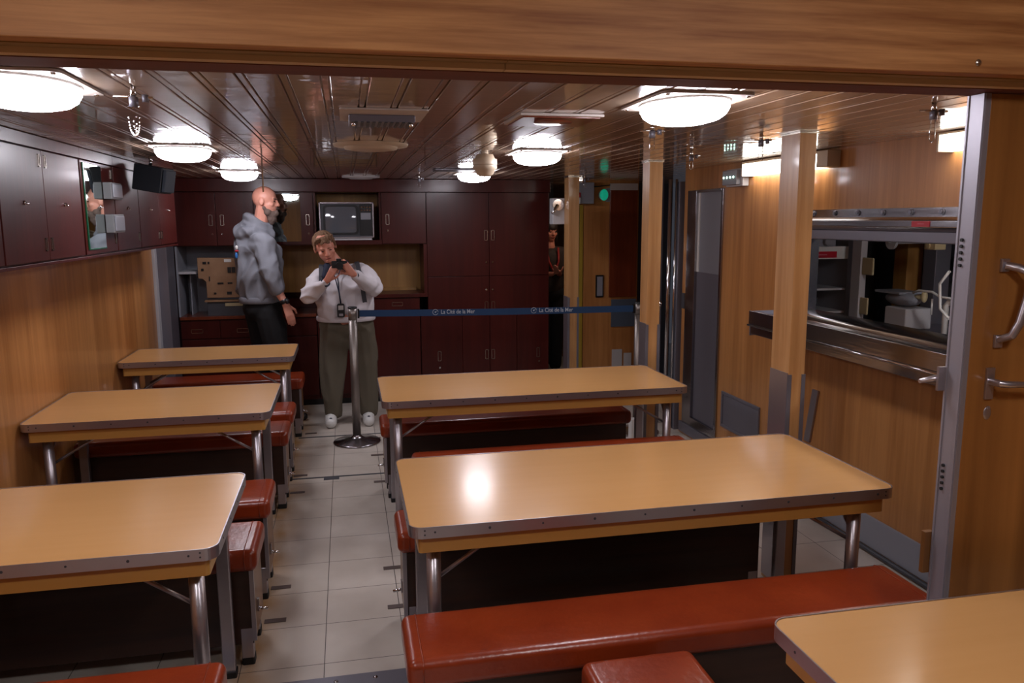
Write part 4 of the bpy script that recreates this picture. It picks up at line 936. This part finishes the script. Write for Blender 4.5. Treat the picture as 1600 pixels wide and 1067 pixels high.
capsule(bm, (-.80, 6.95, 1.42), (-.78, 6.92, 1.15), .13, .145); capsule(bm, (-.64, 6.84, 1.42), (-.66, 6.86, 1.12), .12, .14)
for a, b, e in (((-.65, 6.72, 1.495), (-.60, 6.64, 1.23), (-.57, 6.632, 1.15)), ((-.82, 7.04, 1.495), (-.78, 7.12, 1.22), (-.69, 7.10, 1.08))):
    capsule(bm, a, b, .094, .080); capsule(bm, b, e, .078, .062)
for k in range(14):      # hood lying round the neck, pointed at the back
    a = 2*PI*k/14; a2 = 2*PI*(k+1)/14
    q = lambda t_: Vector((-.705+.090*math.cos(t_), 6.885+.095*math.sin(t_), 1.685-.045*math.cos(t_)))
    capsule(bm, q(a), q(a2), .034, .034, 1); capsule(bm, q(a)-Vector((0, 0, .06)), q(a2)-Vector((0, 0, .06)), .05, .05, 1)
capsule(bm, (-.78, 6.88, 1.67), (-.855, 6.87, 1.60), .05, .06); capsule(bm, (-.855, 6.93, 1.595), (-.83, 6.80, 1.59), .055, .05); capsule(bm, (-.83, 6.80, 1.59), (-.73, 6.76, 1.62), .05, .04)
ho = fuse('hoodie', bm, 'hoodie', man, .009, 6, cut=[((0, 0, 1.015), (0, 0, -1))], fold=(.016, 6, (1, 1, .8)))
bm = BM(); lathe(bm, (-.722, 6.883, 1.015), [(.162, 0), (.170, .012), (.170, .045), (.163, .055)], 40, 1.02, 1.0); obj('hem_band', bm, 'hoodie', ho)
bm = BM(); ell(bm, (-.872, 6.755, 1.48), (.012, .012, .018)); obj('back_print', bm, 'white', ho)
bm = BM(); ell(bm, (-.873, 6.756, 1.452), (.016, .012, .008)); obj('back_print', bm, 'red', ho)
bm = BM(); ell(bm, (-.878, 6.758, 1.415), (.012, .012, .026)); obj('back_print', bm, 'blue', ho)
bm = BM()     # trousers
ell(bm, (-.70, 6.88, .97), (.165, .165, .13))
for hp, kn, an in (((-.645, 6.80, .90), (-.575, 6.78, .50), (-.58, 6.78, .10)), ((-.735, 6.96, .90), (-.71, 6.99, .50), (-.72, 7.02, .10))):
    capsule(bm, hp, kn, .125, .092); capsule(bm, kn, an, .090, .068)
fuse('trousers', bm, 'cloth_black', man, .010, 5, fold=(.012, 5, (1, 1, .5)))
for an in ((-.58, 6.78), (-.72, 7.02)):
    bm = BM(); capsule(bm, (an[0]-.045, an[1], .048), (an[0]+.10, an[1], .045), .046, .044); capsule(bm, (an[0]+.08, an[1], .04), (an[0]+.175, an[1], .036), .043, .034)
    fuse('shoe', bm, 'black', man, .006, 3, cut=[((0, 0, .004), (0, 0, -1))])
bm = BM(); tube(bm, [(-.517, 6.62, 1.06), (-.503, 6.62, 1.03)], .036, 20); ell(bm, (-.485, 6.60, 1.045), (.02, .02, .022)); obj('wristwatch', bm, 'black', man, smooth=True)

# --- the woman in white holding a camera
bw = (-.02, 6.62, 0)
bm = BM()
Pw, Rw = head(bm, (-.165, 6.545, 1.480), (.16, -1, -.34), (-.22, -.30, 1), 1.06, Vector((-.09, 6.62, 1.34)))
capsule(bm, (-.08, 6.62, 1.33), (-.05, 6.63, 1.26), .065, .10)
capsule(bm, (-.20, 6.62, 1.24), (.10, 6.63, 1.26), .05, .05); capsule(bm, (-.04, 6.63, 1.16), (-.02, 6.63, .9), .13, .14)
for a, b, e in (((-.225, 6.60, 1.24), (-.305, 6.46, 1.10), (-.155, 6.25, 1.235)), ((.135, 6.60, 1.265), (.215, 6.46, 1.15), (.055, 6.25, 1.275))):
    capsule(bm, a, b, .042, .036); capsule(bm, b, e, .034, .026)
hand(bm, (-.150, 6.235, 1.238), (.50, -.12, .86), (.25, 1, .0), (.86, 0, -.5), .95, .42)
hand(bm, (.048, 6.235, 1.28), (-.62, -.12, .78), (-.25, 1, .0), (-.78, 0, -.6), .95, .42)
for hp, kn, an in (((-.12, 6.64, .82), (-.16, 6.63, .45), (-.165, 6.62, .09)), ((.10, 6.64, .82), (.13, 6.64, .45), (.135, 6.62, .09))):
    capsule(bm, hp, kn, .09, .06); capsule(bm, kn, an, .058, .04); capsule(bm, (an[0], an[1]+.03, .042), (an[0], an[1]-.10, .032), .033, .027)
wom = fuse('person', bm, 'skin_w', None, .0055, 4, bw)
tag(wom, 'woman in a white sweatshirt and olive trousers looking down at the camera in her hands', 'person')
face_bits(Pw, Rw, 1.06, wom, True)
bm = BM()
ell(bm, Pw(0, -.020, .046), (.085, .094, .082), Rw); ell(bm, Pw(0, -.048, .0), (.080, .072, .080), Rw)
for i in range(9): capsule(bm, Pw(-.060+i*.015, .045, .098), Pw(-.068+i*.0165+random.uniform(-.004, .004), .080-abs(i-4)*.004, .064+.010*math.sin(i*1.9)), .018, .008, 1)
for k in (-1, 1):
    for i in range(4): capsule(bm, Pw(k*.070, .030-i*.018, .06), Pw(k*.077, .026-i*.020, .008-i*.010), .013, .006, 1)
fuse('hair', bm, 'hair', wom, .005, 2, fold=(.008, 26, (1, 1, .5)))
bm = BM()
for k in (-1, 1): capsule(bm, Pw(k*.015, .084, .020), Pw(k*.042, .076, .022), .0035, .003, 1)
obj('eyebrow', bm, 'hair', wom)
bm = BM()   # sweatshirt
capsule(bm, (-.215, 6.62, 1.235), (.115, 6.63, 1.265), .082, .082)
capsule(bm, (-.10, 6.62, 1.17), (-.10, 6.61, .97), .150, .165); capsule(bm, (.05, 6.62, 1.18), (.06, 6.61, .97), .150, .165)
capsule(bm, (-.10, 6.58, 1.14), (.05, 6.58, 1.15), .125, .125)
for a, b, e in (((-.225, 6.60, 1.235), (-.300, 6.46, 1.105), (-.172, 6.275, 1.213)), ((.135, 6.60, 1.262), (.205, 6.46, 1.155), (.070, 6.275, 1.262))):
    capsule(bm, a, b, .080, .076); capsule(bm, b, e, .072, .043)
sw = fuse('sweatshirt', bm, 'sweater', wom, .009, 6, cut=[((0, 0, .875), (0, 0, -1))], fold=(.014, 6, (1, 1, 1.1)))
bm = BM(); lathe(bm, (-.02, 6.612, .875), [(.232, 0), (.24, .010), (.24, .036), (.232, .045)], 40, 1, .70); obj('hem_band', bm, 'sweater', sw)
for w_, d_ in (((-.166, 6.267, 1.220), (.5, -.6, .4)), ((.064, 6.268, 1.265), (-.6, -.6, .15))):
    bm = BM(); d_ = Vector(d_).normalized(); tube(bm, [Vector(w_)-d_*.006, Vector(w_)+d_*.008], .0385, 20); obj('cuff_edge', bm, 'navy', sw)
bm = BM()   # navy collar lying open
q = lambda a: Vector((-.085+.088*math.cos(a), 6.62+.085*math.sin(a), 1.335+.012*math.cos(a)+.02*math.sin(a)))
for k in range(14): capsule(bm, q(2*PI*k/14), q(2*PI*(k+1)/14), .022, .022, 1)
capsule(bm, (-.155, 6.54, 1.33), (-.18, 6.495, 1.25), .028, .022); capsule(bm, (-.02, 6.54, 1.34), (.02, 6.495, 1.27), .028, .022)
fuse('collar', bm, 'navy', wom, .006, 3)
for pts in ([(-.20, 6.66, 1.33), (-.205, 6.57, 1.325), (-.205, 6.50, 1.25), (-.21, 6.475, 1.15)], [(.08, 6.66, 1.35), (.085, 6.57, 1.345), (.10, 6.50, 1.27), (.115, 6.47, 1.17), (.14, 6.50, 1.0)]):
    bm = BM()
    for a, b in zip(pts, pts[1:]): obox(bm, a, b, .035, .012, (0, -1, .3))
    obj('rucksack_strap', bm, 'grey_dark', wom)
bm = BM()
tube(bm, [(-.13, 6.53, 1.33), (-.095, 6.47, 1.24), (-.068, 6.440, 1.12), (-.060, 6.425, 1.03)], .0045, 6); tube(bm, [(-.04, 6.53, 1.34), (-.075, 6.46, 1.24), (-.066, 6.440, 1.12), (-.055, 6.425, 1.03)], .0045, 6)
ly = obj('lanyard', bm, 'navy', wom)
t = thing('audio_guide', (-.058, 6.42, .93), 'black hand device with a pale screen hanging on the chest of the woman in white', 'device')
bm = BM(); P_ = rrect(-.088, -.028, .925, 1.035, .015, 4); prism(bm, P_, 0, .022)
for v in bm.verts: v.co = Vector((v.co.x, 6.405+v.co.z, v.co.y))
obj('body', bm, 'black', t)
obj('screen', B((-.078, -.038, 6.4035, 6.405, .985, 1.02)), 'paper', t); obj('keypad', B((-.074, -.042, 6.4035, 6.405, .935, .955)), 'grey_paint', t)
bm = BM()
ell(bm, (-.02, 6.64, .84), (.235, .165, .12))
for hp, kn, an in (((-.125, 6.64, .80), (-.145, 6.63, .45), (-.155, 6.63, .14)), ((.095, 6.64, .80), (.125, 6.64, .45), (.135, 6.63, .14))):
    capsule(bm, hp, kn, .125, .108); capsule(bm, kn, an, .106, .083); capsule(bm, an, (an[0], an[1], .10), .083, .080)
fuse('trousers', bm, 'olive_cloth', wom, .010, 5, cut=[((0, 0, .055), (0, 0, -1))], fold=(.014, 5, (1, 1, .45)))
for x in (-.175, .135):
    bm = BM(); capsule(bm, (x, 6.64, .050), (x, 6.52, .050), .054, .050); capsule(bm, (x, 6.53, .042), (x, 6.47, .040), .052, .045)
    s_ = fuse('shoe', bm, 'white', wom, .006, 3, cut=[((0, 0, .004), (0, 0, -1))])
    bm = BM(); ell(bm, (x, 6.475, .060), (.024, .03, .026)); obj('toe_mesh', bm, 'navy', s_, smooth=True)
t = thing('photo_camera', (-.06, 6.235, 1.30), 'black photo camera held in both hands by the woman in white', 'camera')
obj('body', B((-.115, .005, 6.225, 6.270, 1.318, 1.385)), 'black', t, .006)
bm = BM(); tube(bm, [(-.055, 6.225, 1.352), (-.055, 6.168, 1.350)], .028, 20); obj('lens', bm, 'black', t)
obj('viewfinder', B((-.078, -.04, 6.222, 6.262, 1.383, 1.403)), 'black', t, .004)

# --- the third visitor in the corridor
bm = BM()
X3, Y3 = 2.115, 8.3
P3_, R3_ = head(bm, (X3+.05, Y3, 1.565), (.25, -1, -.1), (0, 0, 1), .95, Vector((X3+.05, Y3+.01, 1.40)))
capsule(bm, (X3-.10, Y3+.02, 1.34), (X3+.17, Y3+.02, 1.34), .06, .06); capsule(bm, (X3+.04, Y3+.02, 1.26), (X3+.04, Y3+.02, .95), .13, .14)
for a, b, e in (((X3-.12, Y3, 1.33), (X3-.13, Y3-.05, 1.10), (X3+.02, Y3-.22, 1.12)), ((X3+.19, Y3, 1.33), (X3+.14, Y3-.04, 1.10), (X3+.09, Y3-.22, 1.14))):
    capsule(bm, a, b, .045, .038); capsule(bm, b, e, .036, .025)
hand(bm, (X3+.02, Y3-.22, 1.12), (.8, -.4, .2), (0, 0, 1), (0, -.9, .2), .9, .5); hand(bm, (X3+.09, Y3-.22, 1.14), (-.5, -.8, .2), (0, 0, 1), (-.8, .3, .2), .9, .5)
for sx in (-.04, .12):
    capsule(bm, (X3+sx, Y3+.02, .88), (X3+sx, Y3+.02, .48), .085, .055); capsule(bm, (X3+sx, Y3+.02, .48), (X3+sx, Y3+.03, .09), .055, .038); capsule(bm, (X3+sx, Y3+.04, .04), (X3+sx, Y3-.1, .033), .034, .028)
p3 = fuse('person', bm, 'skin_w', None, .007, 4, (X3+.04, Y3, 0))
tag(p3, 'woman in dark clothes with red trimming, half hidden in the corridor', 'person')
face_bits(P3_, R3_, .95, p3)
bm = BM(); ell(bm, P3_(0, -.012, .045), (.088, .098, .085), R3_); ell(bm, P3_(-.07, .01, -.04), (.02, .04, .09), R3_); ell(bm, P3_(.07, .01, -.04), (.02, .04, .09), R3_); capsule(bm, P3_(0, -.06, .0), P3_(0, -.06, -.14), .07, .05); fuse('hair', bm, 'dark_hair', p3, .008, 3)
bm = BM(); capsule(bm, (X3-.11, Y3+.02, 1.33), (X3+.18, Y3+.02, 1.33), .075, .075); capsule(bm, (X3+.04, Y3+.02, 1.25), (X3+.04, Y3+.02, .98), .155, .165)
for a, b in (((X3-.12, Y3, 1.33), (X3-.13, Y3-.05, 1.12)), ((X3+.19, Y3, 1.33), (X3+.14, Y3-.04, 1.12))): capsule(bm, a, b, .062, .055)
bl = fuse('blouse', bm, 'dark_red_cloth', p3, .01, 5)
bm = BM(); tube(bm, [(X3-.01, Y3-.085, 1.39), (X3+.0, Y3-.145, 1.25), (X3+.06, Y3-.165, 1.12)], .012, 6); tube(bm, [(X3+.12, Y3-.085, 1.39), (X3+.11, Y3-.145, 1.25), (X3+.06, Y3-.165, 1.12)], .012, 6); obj('red_trimming', bm, 'red_cloth', bl)
bm = BM(); ell(bm, (X3+.04, Y3+.02, .9), (.18, .15, .12))
for sx in (-.04, .12): capsule(bm, (X3+sx, Y3+.02, .88), (X3+sx, Y3+.02, .10), .11, .07)
fuse('trousers', bm, 'cloth_black', p3, .01, 5)
for sx in (-.04, .12):
    bm = BM(); capsule(bm, (X3+sx, Y3+.04, .045), (X3+sx, Y3-.11, .038), .042, .036); fuse('shoe', bm, 'black', p3, .008, 3, cut=[((0, 0, .004), (0, 0, -1))])
